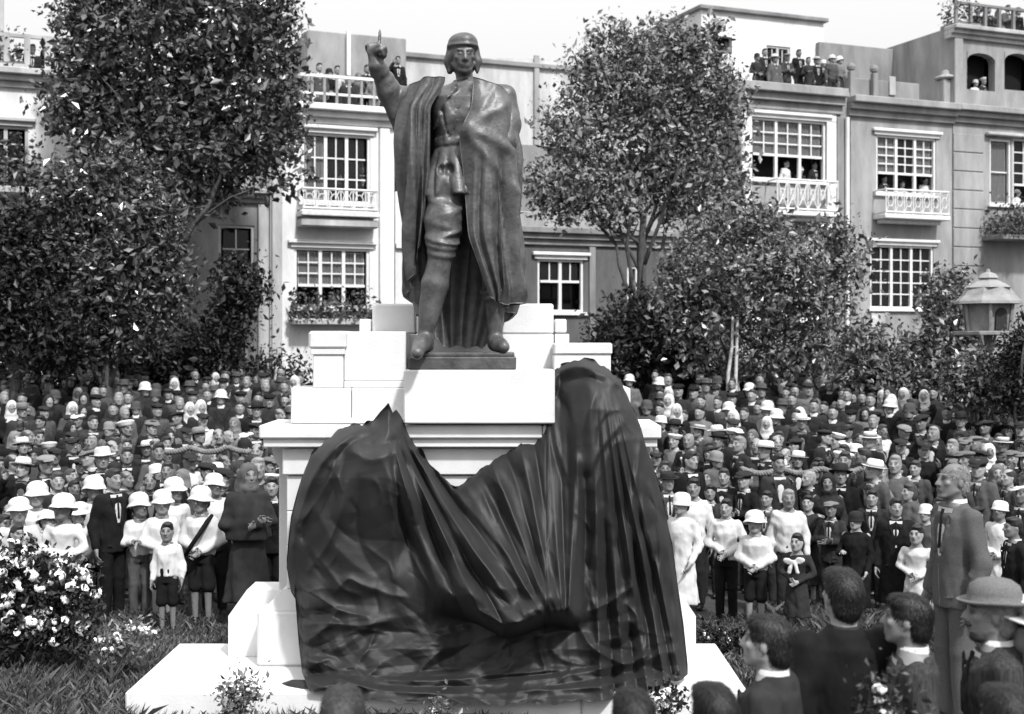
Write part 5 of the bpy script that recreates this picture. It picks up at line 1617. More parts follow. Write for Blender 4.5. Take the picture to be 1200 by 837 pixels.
def figure(H=1.72, hs=1.0, pose='down', top='jacket', bottom='trousers', h=.014, seed=1, hyaw=0.0, hpitch=0.0, sw=None, fat=1.0, slim_hands=True, detail=True, kid=False, lean=0.0):
    q = H/1.72
    sw = sw if sw is not None else (.185 if not kid else .16)*q/(1 if not kid else .92)
    f = Fig(); f.H, f.hs = H, hs
    R = rotm(hyaw, hpitch, 0); f.R = R
    hc = np.array((0, -.015 - lean*.6, H-.114*hs)); f.hc = hc
    chin = hc[2]-.122*hs
    shz = min(.822*H, chin-.055*hs); f.shz = shz
    z = lambda k: k*H
    w = fat*q*(1.0 if not kid else 1.04)
    arms = []
    for i, sg in enumerate((-1, 1)):
        s0 = np.array((sg*(sw-.015*q), .02-lean*.4, shz-.03*q))
        e, wr = POSES[pose][i]
        s_ = lambda v: s0 + q*np.array((sg*v[0], v[1], v[2]))*(.95 if kid else 1)
        arms.append((s0, s_(e), s_(wr)))
    ext = .55*q
    lo, hi = (-ext, -.42*q, -.02), (ext, .36*q, H+.06)
    # ---- body
    g = Sdf(lo, hi, h)
    add_head(g, hc, R, hs, .012, True, (0, .02-lean*.5, shz-.01))
    if detail is not None:
        g.loft([(z(.47), 0, .01, .135*w, .10*w), (z(.53), 0, .01, .145*w, .105*w), (z(.61), 0, 0, .125*w, .09*w), (z(.73), 0, 0, .150*w, .105*w), (shz-.03*q, 0, .015, .15*w, .095*w), (shz+.035*q, 0, .02, .075*w, .065*w)], .04)
        for sg in (-1, 1):
            g.chain([(sg*.08*w, .01, z(.49)), (sg*.085*w, -.005, z(.28)), (sg*.085*w, .02, z(.05))], [.075*w, .052*w, .036*w], .02)
            g.ell((sg*.09*w, -.04*q, .035*q), (.040*q, .105*q, .032*q), None, .02)
        for (s0, e, wr), sg in zip(arms, (-1, 1)):
            g.chain([s0, e, wr], [.048*w, .038*w, .027*w], .02)
            d = wr-e; d /= np.linalg.norm(d)
            zc = -d; yc = np.array((0, 1.0, 0)) if abs(d[1]) < .8 else np.array((0, 0, 1.0))
            if pose in ('down', 'bend') or (pose in ('brow', 'hold') and sg == 1): yc = np.array((-sg*1.0*-1, .25, 0))
            xc = np.cross(yc, zc); xc /= np.linalg.norm(xc); yc = np.cross(zc, xc)
            add_hand(g, wr, np.stack([xc, yc, zc], 1), hs*.95*(1 if not kid else .85), .42, 1 if sg > 0 else -1, max(.008, h*.7))
    V, Q = g.mesh(1)
    t = head_tone(V, hc, R, hs)
    f.parts = [('body', mesh_np('body', V, Q, True, t), 'skin')]
    rf = .055 if detail else .04
    # ---- top garment
    sl = {'jacket': (.068, .058, .046), 'coat': (.072, .064, .052), 'shirt': (.064, .058, .044), 'dress': (.060, .052, .042), 'shawl': (.07, .062, .05)}[top]
    hem = {'jacket': .455, 'coat': .22, 'shirt': .515, 'dress': .20, 'shawl': .18}[top]
    g = Sdf(lo, hi, h)
    fl = (lambda th, Z: rf*np.sin(th*7+3*np.sin(Z*3)+seed)*np.clip((z(.60)-Z)/(.4*H), 0, 1)*(1 if top in ('dress', 'shawl', 'coat') else .3) + .018*np.sin(th*11+Z*9)*np.clip((z(.66)-Z)/(.12*H), 0, 1) + (.030*np.sin(th*8+2.2*np.sin(Z*6+seed))*np.clip((z(.80)-Z)/(.1*H), 0, 1) if top == 'shirt' else 0))
    sk = {'jacket': (.172, .125), 'coat': (.215, .165), 'shirt': (.152, .115), 'dress': (.235, .19), 'shawl': (.255, .205)}[top]
    mid = {'jacket': .150, 'coat': .165, 'shirt': .150, 'dress': .140, 'shawl': .16}[top]
    g.loft([(z(hem), 0, .01, sk[0]*w, sk[1]*w), (z(max(.53, hem+.02)), 0, .01, (.165 if top != 'shirt' else .162)*w, .122*w), (z(.62), 0, 0, mid*w, .112*w), (z(.73), 0, -.002, .172*w, .128*w), (shz-.035*q, 0, .012, .165*w, .112*w), (shz+.028*q, 0, .018, .085*w, .075*w), (shz+.05*q, 0, .018, .066*w, .066*w)], .03, 'u', fl)
    for (s0, e, wr), sg in zip(arms, (-1, 1)):
        a = s0 + np.array((-sg*.010*q, 0, -.010*q))
        endp = e + (wr-e)*(.93 if top != 'shirt' or seed % 2 else .90)
        g.chain([a, e, endp], [sl[0]*w, sl[1]*w, sl[2]*w], .035)
        # elbow and cuff folds
        for k_ in range(3):
            c = e + (endp-e)*(.02+.16*k_); g.ell(c, (sl[1]*w*1.04,)*2 + (.014,), rotm(.3*k_, .3, .25*sg), .02)
    if top == 'shawl':
        g.loft([(z(.55), 0, .0, .24*w, .19*w), (z(.70), 0, .0, .245*w, .175*w), (shz, 0, .015, .20*w, .13*w), (shz+.05*q, 0, .02, .085*w, .08*w)], .03, 'u', lambda th, Z: .03*np.sin(th*9+4*Z))
    g.wrinkle((.0055 if top in ('shirt', 'dress') else .0042) if h < .02 else .002, seed+20, 22, 75, (1, 1, .8), 10)
    if top in ('jacket', 'coat'):    # V opening over the shirt front
        zb_ = z(.665 if top == 'jacket' else .73); zt_ = shz+.03*q
        for tt in np.linspace(0, 1, 7):
            g.cap((-.0-.052*tt*q, -.20, zb_+(zt_-zb_)*tt), (.052*tt*q, -.20, zb_+(zt_-zb_)*tt), .012+.022*tt*0+.012, None, 0.0, 's')
            g.cap((-.0-.050*tt*q, -.12, zb_+(zt_-zb_)*tt), (.050*tt*q, -.12, zb_+(zt_-zb_)*tt), .045*q, None, 0.005, 's') if False else None
        for tt in np.linspace(0, 1, 9):
            zz = zb_+(zt_-zb_)*tt
            g.box((0, -.135*w-.02, zz), ((.022+.066*tt)*q, .062, (zt_-zb_)/14), None, .006, 's')
        g.loft([(shz-.02*q, 0, .024, .098*w, .086*w), (shz+.026*q, 0, .034, .078*w, .072*w)], .012)
        g.cap((0, .155*w, shz-.06), (0, .150*w, z(.5)), .004, None, .008, 's')
        # lapel edges and front closure
        for sg in (-1, 1):
            g.cap((sg*.034, -.126*w, zb_), (sg*.100*q, -.104*w, shz-.015), .008*q, .010*q, .008)
        g.cap((.012, -.132*w, zb_), (.03, -.128*w, z(hem)), .006, .006, .008)
        for sg in (-1, 1):
            g.cap((sg*.07*w, -.125*w, z(.50)), (sg*.135*w, -.09*w, z(.505)), .007, .007, .008)
    g.cap((0, .02-lean*.5, shz+.0), (0, .01-lean*.5, chin+.0), .058*hs, .062*hs, 0, 's') if False else None
    V, Q = g.mesh(1)
    nm = {'jacket': 'jacket', 'coat': 'coat', 'shirt': 'shirt', 'dress': 'dress', 'shawl': 'shawl_dress'}[top]
    f.parts.append((nm, mesh_np(nm, V, Q, True), 'top'))
    # ---- shirt front + collar + tie
    if top in ('jacket', 'coat'):
        m = MB()
        zb_ = z(.64); n = 7
        vv = []
        for i in range(n):
            tt = i/(n-1); zz = zb_+(shz+.02*q-zb_)*tt
            for x in (-1, -.5, 0, .5, 1):
                vv.append((x*(.03+.05*tt)*q, -(.111-.012*x*x-.038*tt**2.5)*w, zz))
        m.add(vv, [(i*5+j, i*5+j+1, i*5+j+6, i*5+j+5) for i in range(n-1) for j in range(4)])
        sf = m; f.parts.append(('shirt_front', mesh_np('shirt_front', np.concatenate(sf.V), np.concatenate(sf.Q)), 'shirt'))
        m = MB()
        m.tube([(0, -.080*w, shz+.012), (0, -.092*w, shz-.05), (0, -.104*w, z(.68))], [.012*q, .012*q, .018*q], 6); 
        f.parts.append(('necktie', mesh_np('necktie', np.concatenate(m.V), np.concatenate(m.Q)), 'tie'))
    if top in ('jacket', 'coat', 'shirt'):
        m = MB(); m.lathe([(.070*w, shz+.012), (.068*hs, shz+.030*q), (.064*hs, shz+(.060 if h > .012 else .074)*q), (.059*hs, shz+(.061 if h > .012 else .075)*q), (.058*hs, shz+.03*q)], 20, (0, .016-lean*.5, 0), 1.08)
        f.parts.append(('collar', mesh_np('collar', np.concatenate(m.V), np.concatenate(m.Q)), 'collar'))
    # ---- lower garment
    if bottom in ('trousers', 'shorts') and top in ('jacket', 'shirt'):
        g = Sdf(lo, (ext, .36*q, z(.62)), h)
        g.loft([(z(.46), 0, .01, .148*w, .108*w), (z(.53), 0, .01, .156*w, .115*w), (z(.60), 0, 0, .140*w, .104*w)], .04)
        ze = .055 if bottom == 'trousers' else .30
        for sg in (-1, 1):
            g.chain([(sg*.078*w, .01, z(.48)), (sg*.086*w, .0, z(.29)), (sg*.088*w, .015, z(ze))], [.090*w, .074*w if bottom == 'trousers' else .082*w, .062*w if bottom == 'trousers' else .08*w], .015)
        g.wrinkle(.004, seed+40, 14, 36, (1, 1, .6), 9)
        V, Q = g.mesh(1); f.parts.append((bottom, mesh_np(bottom, V, Q), 'bottom'))
    if h < .02:
        m = Sdf((-.2*q, -.22*q, -.02), (.2*q, .12*q, .14*q), max(h, .011))
        for sg in (-1, 1):
            m.ell((sg*.09*w, -.045*q, .032*q), (.047*q, .118*q, .042*q), None, .02); m.cap((sg*.088*w, .02, .05*q), (sg*.088*w, .02, .10*q), .045*q, .042*q, .03)
        m.box((0, 0, -.02), (.3, .3, .02), None, 0, 's')
        V, Q = m.mesh(1); f.parts.append(('shoes', mesh_np('shoes', V, Q), 'shoe'))
    f.hats = {}
    return f

def hat_mesh(f, kind, h=.010):
    if kind not in f.hats:
        V, Q = headgear(kind, h)
        V = f.hc + f.hs*(V @ f.R.T)
        t = None
        if kind in ('straw_boater', 'brimmed_hat'):     # darker ribbon round the crown
            L = headgear(kind, h)[0]; r = np.hypot(L[:,0], L[:,1])
            t = np.where((r < .125) & (L[:,2] < .082) & (L[:,2] > .05), .15, 1.0)
        nm = {'fine_hair': 'hair', 'fine_thin_hair': 'hair', 'hair': 'hair', 'long_hair': 'hair', 'thin_hair': 'hair'}.get(kind, kind)
        f.hats[kind] = mesh_np(nm, V, Q, True, t if t is not None else np.ones(len(V)))
    return f.hats[kind]

HATM = {'white': M("hat_white", .56, .85, .15, .08, 9, tone=True, orand=.06), 'straw': M("hat_straw", .58, .8, .2, .15, 60, .3, 150, tone=True, orand=.1), 'grey': M("hat_grey", .14, .9, .15, .2, 9, tone=True, orand=.3), 'dark': M("hat_dark", .016, .8, .2, .3, 9, tone=True, orand=.3), 'tweed': FAB['cap']}

def person(f, loc, rz, label, top='dark', bottom='dark', hat=None, hatm='white', hair='black', hairkind='hair', shirt='white', tie='black', scale=1.0, group=None, collar='white', z_sc=None, skin=None):
    r = thing("person", label, "person", loc, rz, group)
    r.scale = (scale, scale, scale if z_sc is None else z_sc)
    mm = {'skin': SKIN, 'top': FAB.get(top), 'bottom': FAB.get(bottom), 'shirt': FAB[shirt], 'collar': FAB[collar], 'tie': FAB.get(tie), 'shoe': SHOE}
    for n, me, k in f.parts:
        if k == 'tie' and tie is None: continue
        link(n, me, mm[k], r, by_obj=True)
    if hat not in ('headscarf', 'shawl_scarf'):
        link('hair', hat_mesh(f, hairkind), HAIRM[hair], r, by_obj=True)
    if hat:
        me = hat_mesh(f, hat)
        ho = link(me.name.split('.')[0], me, HATM[hatm] if hatm in HATM else FAB[hatm], r, by_obj=True)
        if hat not in ('headscarf', 'shawl_scarf'):      # each hat sits a little differently
            e = Matrix.Rotation(RND.uniform(-.13, .13), 3, 'X') @ Matrix.Rotation(RND.uniform(-.12, .12), 3, 'Y') @ Matrix.Rotation(RND.uniform(-.5, .5), 3, 'Z')
            s_ = RND.uniform(.93, 1.04); c = Vector(f.hc) + Vector((0, 0, .05))
            ho.rotation_euler = e.to_euler(); ho.scale = (s_, s_, s_*RND.uniform(.82, 1.02)); ho.location = c - e @ (Vector((c.x*s_, c.y*s_, c.z*ho.scale[2])))
    return r

def height_at(px, py, d):
    return CZ-(py-HOR)/F*d
def face_to(x, y, tx, ty):
    return math.atan2(tx-x, -(ty-y))

def extra(r, name, m, mat, smooth=True):
    return m.build(name, mat, r, smooth)

PLACED = []
def build_people():
    G = {}
    hk = .0115
    G['suit'] = figure(1.72, 1.0, 'down', 'jacket', 'trousers', .0145, 1)
    G['suit_fold'] = figure(1.72, 1.0, 'fold', 'jacket', 'trousers', .0145, 2, .15, -.05)
    G['suit_brow'] = figure(1.70, 1.0, 'brow', 'jacket', 'trousers', .0145, 3, -.2, -.12)
    G['shirt'] = figure(1.66, 1.0, 'down', 'shirt', 'trousers', .0135, 4, .1, -.05)
    G['shirt_clasp'] = figure(1.66, 1.0, 'clasp', 'shirt', 'trousers', .0135, 5, -.1, -.03)
    G['dress'] = figure(1.60, .96, 'clasp', 'dress', None, .0145, 6, .1, -.08, .165, .95)
    G['dress_hold'] = figure(1.60, .96, 'hold', 'dress', None, .0145, 7, -.15, -.05, .165, .95)
    G['coat'] = figure(1.72, 1.0, 'down', 'coat', None, .0145, 8, .2, -.05, None, 1.05)
    G['shawl'] = figure(1.58, .97, 'fold', 'shawl', None, .0145, 9, 0, -.04, .165, 1.0)
    G['kid'] = figure(1.28, .92, 'down', 'shirt', 'shorts', hk, 10, .1, -.08, None, .95, kid=True)
    G['kid_clasp'] = figure(1.28, .92, 'clasp', 'shirt', 'shorts', hk, 11, -.15, -.05, None, .95, kid=True)
    G['kid_hold'] = figure(1.26, .92, 'hold', 'shirt', 'trousers', hk, 12, .2, -.1, None, .95, kid=True)
    G['kid_dress'] = figure(1.25, .92, 'clasp', 'dress', None, .0135, 13, -.1, -.05, .15, .95, kid=True)

    def put(fig, px, py, d, label, rz=None, hatrise=.03, **kw):
        if 12.2 < d < 15.2: d *= 1.12
        p = P(px, py, d); zg = kw.pop('zg', ground_z(d)-.02)
        f = G[fig]
        sc = (p.z-zg)/(f.H+hatrise)
        if rz is None: rz = face_to(p.x, d, -.4+RND.uniform(-1, 1), 8.5)+RND.uniform(-.2, .2)
        r = person(f, (p.x, d, zg), rz, label, scale=sc, **kw)
        PLACED.append((p.x, d))
        return r
    gl, gr = "white-clad children in front, left side", "people in front, right side"
    # -------- left front group
    put('kid_dress', 22, 581, 12.9, "small person in white dress and white sun hat at far left behind flowering shrub", hat='sun_hat', top='white', group=gl)
    put('kid_clasp', 42, 564, 13.7, "small person with bright sun hat peering over two hatted children at left", hat='sun_hat', top='white', group=gl)
    put('kid_dress', 74, 578, 13.0, "small person in white frock and white sun hat just left of dark-suited figure", hat='sun_hat', top='white', group=gl, rz=-.1)
    put('kid_hold', 55, 596, 13.3, "small person in white hat half hidden between two white-frocked children", hat='sun_hat', top='light', group=gl)
    put('kid', 4, 600, 13.1, "small bareheaded person in pale shirt cut by the left edge", top='light', group=gl)
    put('kid', 20, 612, 12.6, "small dark-haired person with hands low, lowest head behind the flowering shrub", top='grey', hairkind='long_hair', group=gl)
    put('kid_clasp', 92, 588, 13.5, "small person in white blouse close behind the dark-suited figure", hat='sun_hat', top='white', group=gl)
    put('kid', 110, 557, 14.3, "small person whose white sun hat shows behind the dark suit", hat='sun_hat', top='white', group=gl)
    put('suit', 132, 546, 13.4, "tall person in black suit with white collar standing sideways among white-hatted children", rz=.95, top='black', bottom='black', group=gl, hairkind='hair')
    put('kid_hold', 164, 577, 13.5, "small person in white cap and white shirt with dark trousers beside the black suit", hat='sun_hat', top='white', bottom='grey', group=gl)
    put('kid_clasp', 190, 573, 13.4, "small person with white sun hat directly behind the shaven little one", hat='sun_hat', top='white', bottom='dark', group=gl)
    put('kid', 196, 612, 12.75, "smallest person in front, shaven head, white shirt and dark shorts", top='white', bottom='black', group=gl, rz=.0, hatrise=.0)
    put('kid', 205, 559, 14.2, "small person in white hat in the second line behind the shaven little one", hat='sun_hat', top='white', group=gl)
    r = put('kid_clasp', 236, 569, 13.2, "small person in white hat and shirt with dark diagonal sash and dark shorts", hat='sun_hat', top='white', bottom='black', group=gl, rz=-.05)
    m = MB(); m.tube([(.10, .0, 1.03), (.085, -.095, .99), (.03, -.140, .89), (-.06, -.138, .76), (-.14, -.06, .66)], [.018, .022, .022, .022, .016], 8); extra(r, "sash", m, FAB['black'])
    put('shirt', 252, 554, 13.7, "person in white hat, white shirt and dark trousers beside the sash wearer", hat='sun_hat', top='white', bottom='black', group=gl)
    put('shawl', 291, 540, 13.0, "person in brown dress with pale headscarf standing by pedestal's left pier", hat='headscarf', hatm='mid', top='dark', group=gl, rz=.5)
    put('dress', 302, 533, 13.9, "white-haired person in dark dress right beside the pedestal's left edge", hair='grey', hairkind='long_hair', top='dark', group=gl)
    put('suit', 318, 556, 13.6, "person in black suit squeezed against the pedestal's left side", top='black', bottom='black', group=gl)
    put('suit_fold', 120, 524, 15.0, "person in black suit and brimmed pale hat above the white sun hats", hat='brimmed_hat', hatm='light', top='black', bottom='black', group=gl)
    # -------- right front group
    put('dress_hold', 799, 577, 13.0, "person in white dress and white hat just right of the veil", hat='cloche_hat', top='white', group=gr, rz=-.6)
    put('shirt', 813, 558, 14.0, "bareheaded person in white blouse behind the white-dressed one near the veil", top='white', bottom='dark', group=gr)
    put('shirt_clasp', 851, 582, 13.3, "bareheaded person in white shirt and dark trousers, second from the veil", top='white', bottom='black', group=gr, rz=-.35)
    put('kid_clasp', 885, 597, 12.9, "small person in white hat and white blouse with clasped hands", hat='sun_hat', top='white', bottom='black', group=gr, rz=-.3)
    put('shirt', 924, 571, 13.5, "tall fair-haired person in white shirt right of the small hatted one", top='white', bottom='dark', hair='grey', group=gr, rz=-.2)
    r = put('kid_dress', 934, 622, 12.5, "small person in dark dress with large white bow collar in front", top='dark', group=gr, rz=-.5, hairkind='long_hair')
    bw_ = lambda g: [g.ell((0, -.145, .925), (.022, .02, .026), None, .01)] + [g.ell((sg*.07, -.14, .935+.01*sg), (.065, .018, .040), rotm(0, 0, -.25*sg), .012) for sg in (-1, 1)] + [g.chain([(sg*.015, -.15, .91), (sg*.05, -.155, .80)], [.018, .026], .01) for sg in (-1, 1)]
    V, Q = sdf_local(bw_, (-.2, -.22, .70), (.2, -.08, 1.02), .009, .004, 8)
    link("bow", mesh_np("bow", V, Q), FAB['white'], r)
    put('suit', 899, 573, 14.2, "person in grey jacket looking between the two white shirts", top='grey', bottom='dark', group=gr)
    put('dress', 947, 578, 14.1, "person in dark dress directly right of the fair-haired one", top='dark', hairkind='long_hair', group=gr)
    put('suit_fold', 974, 586, 13.8, "person in dark suit with folded arms right of the white shirts", top='dark', bottom='dark', group=gr, hat='flat_cap', hatm='grey')
    put('dress_hold', 1003, 598, 13.0, "person in black dress with white collar and dark cloche hat", top='black', hat='cloche_hat', hatm='dark', group=gr, rz=-.5)
    put('coat', 1050, 581, 12.9, "bulky person in black overcoat with white collar beside the grey-suited one", top='black', group=gr, rz=-.3)
    put('kid_dress', 1074, 612, 12.6, "small person in pale dress tucked behind the grey-suited one", top='light', hairkind='long_hair', group=gr)
    put('suit', 1022, 572, 14.2, "bareheaded person in dark suit between black dress and black overcoat", top='dark', bottom='dark', group=gr)
    put('suit', 1188, 603, 11.6, "person in black suit at the right edge facing the statue", top='black', bottom='black', group=gr, rz=-1.5)
    put('dress', 1172, 585, 13.2, "person in white blouse between grey suit and right edge", top='white', group=gr, hat='cloche_hat', hatm='white')
    put('suit', 1198, 566, 13.6, "person in dark jacket and pale cap touching the right edge", top='dark', bottom='dark', hat='flat_cap', hatm='straw', group=gr)
    put('suit_fold', 832, 566, 14.6, "person in dark suit behind the gap between two white shirts near veil", top='dark', bottom='dark', group=gr)
    put('dress', 1085, 590, 13.6, "person in grey dress and white hat half behind the grey-suited one", top='grey', group=gr, hat='cloche_hat', hatm='white')
    put('suit', 1145, 592, 13.4, "person in dark jacket just right of the grey suit's shoulder", top='dark', bottom='dark', group=gr, hat='flat_cap', hatm='dark')

    # -------- standing man in grey suit, on a low stone
    H = {}
    G['hero_grey'] = figure(1.76, 1.04, 'down', 'jacket', 'trousers', .011, 61, 0, -.10, .185, 1.02)
    d = 8.9
    p = P(1118, 543, d)
    m = MB(); m.box(p.x-.35, p.x+.4, d-.3, d+.35, -.1, .28, .03); o = m.build("step_stone", STONE2)
    tag(o, "low stone block under the standing grey-suited person", "stone")
    put('hero_grey', 1118, 543, d, "tall person in grey suit standing in profile above the foreground heads", rz=-1.30, zg=.281, hatrise=.0, top='tweed', bottom='tweed', hair='grey', hairkind='fine_thin_hair', tie='dark', group="large figures in the foreground")
    # -------- foreground backs
    fg = "large figures in the foreground"
    G['hero_a'] = figure(1.72, 1.02, 'down', 'jacket', 'trousers', .0115, 62, .0, -.05, .19, 1.08)
    G['hero_b'] = figure(1.80, 1.05, 'bend', 'coat', None, .0125, 63, .12, -.12, .215, 1.18)
    G['hero_c'] = figure(1.74, 1.0, 'bend', 'jacket', 'trousers', .0115, 64, -.25, -.05, .19, 1.05)
    put('hero_b', 988, 668, 6.25, "broad person in black coat seen from behind, centre of the foreground backs", rz=math.pi+.12, zg=0, hatrise=.0, collar='dark', top='black', hairkind='fine_hair', group=fg)
    put('hero_a', 902, 722, 5.75, "dark-haired person in grey jacket with white collar, leftmost shoulder view", rz=-2.05, zg=0, hatrise=.0, top='dark', bottom='dark', hairkind='fine_hair', group=fg)
    put('hero_c', 1066, 697, 6.05, "dark-haired person in pinstripe jacket in profile before the grey suit", rz=-1.75, zg=0, hatrise=.0, top='stripe', bottom='dark', hairkind='fine_hair', group=fg)
    r = put('hero_a', 1164, 682, 6.05, "bearded person in rounded brimmed grey hat and dark suit at the lower right", rz=-1.75, zg=0, hatrise=.025, top='stripe', bottom='dark', hat='bowler_hat', hatm='tweed', hair='grey', hairkind='fine_hair', group=fg)
    f = G['hero_a']
    V, Q = sdf_local(lambda g: (g.ell((0, -.042, -.098), (.054, .050, .040), None, .02), g.ell((0, -.086, -.052), (.036, .022, .012), None, .01), g.ell((0, -.105, -.066), (.022, .012, .008), None, .006, 's')), (-.1, -.16, -.18), (.1, .05, .0), .008, .003, 9)
    link("beard", mesh_np("beard", f.hc+f.hs*(V @ f.R.T), Q), HAIRM['brown'], r)
    put('suit', 1213, 700, 6.0, "person in straw boater, only the brim inside the right edge", rz=-2.2, zg=0, hatrise=.03, top='dark', bottom='dark', hat='straw_boater', hatm='straw', hairkind='fine_hair', group=fg)
    put('suit', 402, 808, 4.6, "person whose dark hair just shows below the veil's left hem", rz=math.pi-.2, zg=0, hatrise=.0, top='dark', bottom='dark', hair='brown', hairkind='fine_hair', group=fg)
    put('suit', 743, 811, 4.7, "person whose hair crown shows below the veil's right hem", rz=math.pi+.1, zg=0, hatrise=.0, top='dark', bottom='dark', hairkind='fine_hair', group=fg)
    put('suit', 838, 804, 4.7, "person whose round dark head shows before the slab's right corner", rz=math.pi+.3, zg=0, hatrise=.0, top='dark', bottom='dark', hairkind='fine_hair', group=fg)
    put('suit', 1180, 806, 4.6, "person whose dark hair rises at the bottom right corner below the rounded grey hat", rz=math.pi+.2, zg=0, hatrise=.0, top='dark', bottom='dark', hairkind='fine_hair', group=fg)

    # -------- the crowd behind: rows facing the monument
    ORD = "first second third fourth fifth sixth seventh eighth ninth tenth eleventh twelfth thirteenth fourteenth fifteenth sixteenth seventeenth eighteenth nineteenth twentieth twenty-first twenty-second twenty-third twenty-fourth twenty-fifth".split()
    rg = random.Random(99)
    spots = []
    d = 16.2; row = 0
    while d < 29.2:
        for side in (-1, 1):
            pxa, pxb = (-30, 345) if side < 0 else (752, 1232)
            x0, x1 = (pxa-600)/F*d, (pxb-600)/F*d
            n = int((x1-x0)/(.395 + .003*row))
            c = []
            for i in range(n):
                x = x0 + (x1-x0)*(i+.5)/n + rg.uniform(-.17, .17)
                dd = d + rg.uniform(-.3, .3)
                if any((x-a)**2+(dd-b_)**2 < .34**2 for a, b_ in PLACED): continue
                c.append((x, dd))
            c.sort(key=lambda q: abs(q[0]+.4))
            spots += [(row, side, i, x, dd) for i, (x, dd) in enumerate(c)]
        row += 1
        d += .70 + .012*row
    spots.sort(key=lambda s: s[0])
    hidden = []
    d = 17.0
    while d < 29:
        x = (350-600)/F*d
        while x < (748-600)/F*d:
            hidden.append((0, 0, 0, x+rg.uniform(-.15, .15), d+rg.uniform(-.3, .3))); x += .5
        for px0, px1 in ((-150, -32), (1234, 1350)):
            x = (px0-600)/F*d
            while x < (px1-600)/F*d:
                hidden.append((0, 0, 0, x+rg.uniform(-.15, .15), d+rg.uniform(-.3, .3))); x += .5
        d += 1.0
    used = set()
    N_IND = 212
    ind, far = spots[:N_IND], spots[N_IND:] + hidden
    PH_TOP = {'black': 'black', 'dark': 'dark', 'grey': 'grey', 'mid': 'mid-grey', 'light': 'pale', 'white': 'white'}
    HATP = {None: 'bareheaded', 'flat_cap': 'flat cap', 'straw_boater': 'straw boater', 'brimmed_hat': 'brimmed hat', 'bowler_hat': 'bowler', 'sun_hat': 'sun hat', 'headscarf': 'headscarf', 'shawl_scarf': 'long headscarf', 'round_cap': 'round cap', 'cloche_hat': 'cloche'}
    def choose():
        u = rg.random()
        if u < .50:      # suits and coats
            fig = rg.choice(['suit', 'suit', 'suit_fold', 'suit_brow', 'coat', 'coat'])
            hat, hm = rg.choice([(None, '')]*8 + [('flat_cap', 'dark'), ('flat_cap', 'grey'), ('flat_cap', 'dark'), ('straw_boater', 'straw'), ('brimmed_hat', 'grey'), ('brimmed_hat', 'dark'), ('brimmed_hat', 'straw'), (None, '')])
            top = rg.choice(['black', 'black', 'black', 'dark', 'dark', 'dark', 'grey'])
        elif u < .62:
            fig = rg.choice(['shirt', 'shirt_clasp']); top = rg.choice(['white', 'mid', 'grey', 'dark', 'dark', 'black'])
            hat, hm = rg.choice([(None, ''), (None, ''), (None, ''), ('flat_cap', 'straw'), ('round_cap', 'white'), ('flat_cap', 'dark')])
        elif u < .88:
            fig = rg.choice(['dress', 'dress_hold', 'shawl', 'shawl']); top = rg.choice(['black', 'black', 'dark', 'dark', 'dark', 'dark', 'grey', 'grey', 'mid'])
            hat, hm = rg.choice([(None, ''), ('headscarf', 'white'), (None, ''), (None, ''), ('headscarf', 'dark'), ('shawl_scarf', 'dark'), ('shawl_scarf', 'grey'), ('headscarf', 'mid'), ('cloche_hat', 'white'), ('cloche_hat', 'dark'), ('cloche_hat', 'grey')])
        else:
            fig = rg.choice(['kid', 'kid_clasp', 'kid_dress']); top = rg.choice(['white', 'light', 'grey', 'dark', 'dark'])
            hat, hm = rg.choice([('sun_hat', 'white'), (None, ''), (None, ''), ('round_cap', 'white')])
        return fig, top, hat, hm
    for row, side, i, x, dd in ind:
        fig, top, hat, hm = choose()
        f = G[fig]
        sc = rg.uniform(.90, 1.05)
        if fig.startswith('kid') and row > 3: sc *= 1.18
        female = fig.startswith('dress') or fig in ('shawl', 'kid_dress')
        hk_ = 'long_hair' if female else rg.choice(['hair', 'hair', 'thin_hair'])
        hr = rg.choice(['black', 'black', 'brown', 'brown', 'grey'])
        gar = {'suit': 'suit', 'suit_fold': 'suit', 'suit_brow': 'suit', 'coat': 'coat', 'shirt': 'shirt', 'shirt_clasp': 'shirt', 'dress': 'dress', 'dress_hold': 'dress', 'shawl': 'shawl', 'kid': 'shirt', 'kid_clasp': 'shirt', 'kid_dress': 'frock'}[fig]
        sm = 'small ' if fig.startswith('kid') else ''
        head = {'white': 'white', 'straw': 'straw', 'grey': 'grey', 'dark': 'dark', 'light': 'pale', 'mid': 'grey'}.get(hm, '')
        if hat == 'straw_boater' and hm == 'straw': head = 'banded'
        if hat is None: a = f"{sm}{'bareheaded' } person in {PH_TOP[top]} {gar}"
        else: a = f"{sm}person in {head} {HATP[hat]} and {PH_TOP[top]} {gar}"
        lab = f"{a}, {ORD[row]} crowd row {'left' if side < 0 else 'right'} of pedestal, {ORD[i]} outward"
        if len(lab.split()) > 16: lab = lab.replace(" crowd row", " row")
        assert lab not in used; used.add(lab)
        tx = rg.choice([-.4, -.4, -.4, 0])
        rz = face_to(x, dd, tx, rg.choice([10.5, 10.5, 5])) + rg.gauss(0, .45)
        person(f, (x, dd, ground_z(dd)-.02), rz, lab, top=top, bottom=rg.choice(['black', 'dark', 'dark', 'grey']), hat=hat, hatm=hm, hair=hr, hairkind=hk_, scale=sc, group="people standing in the crowd", shirt=rg.choice(['white', 'white', 'light', 'mid']), collar=rg.choice(['white', 'white', 'light', 'dark']) if fig != 'coat' else rg.choice(['white', 'dark']), tie=rg.choice(['black', None, None, None]))
    # -------- farthest rows: one mass
    L = [figure(1.72, 1.02, 'down', 'coat', None, .034, 91, .1, -.05), figure(1.66, 1.02, 'fold', 'shawl', None, .034, 92, -.1, 0), figure(1.70, 1.02, 'clasp', 'coat', None, .034, 93, 0, -.1)]
    LH = []
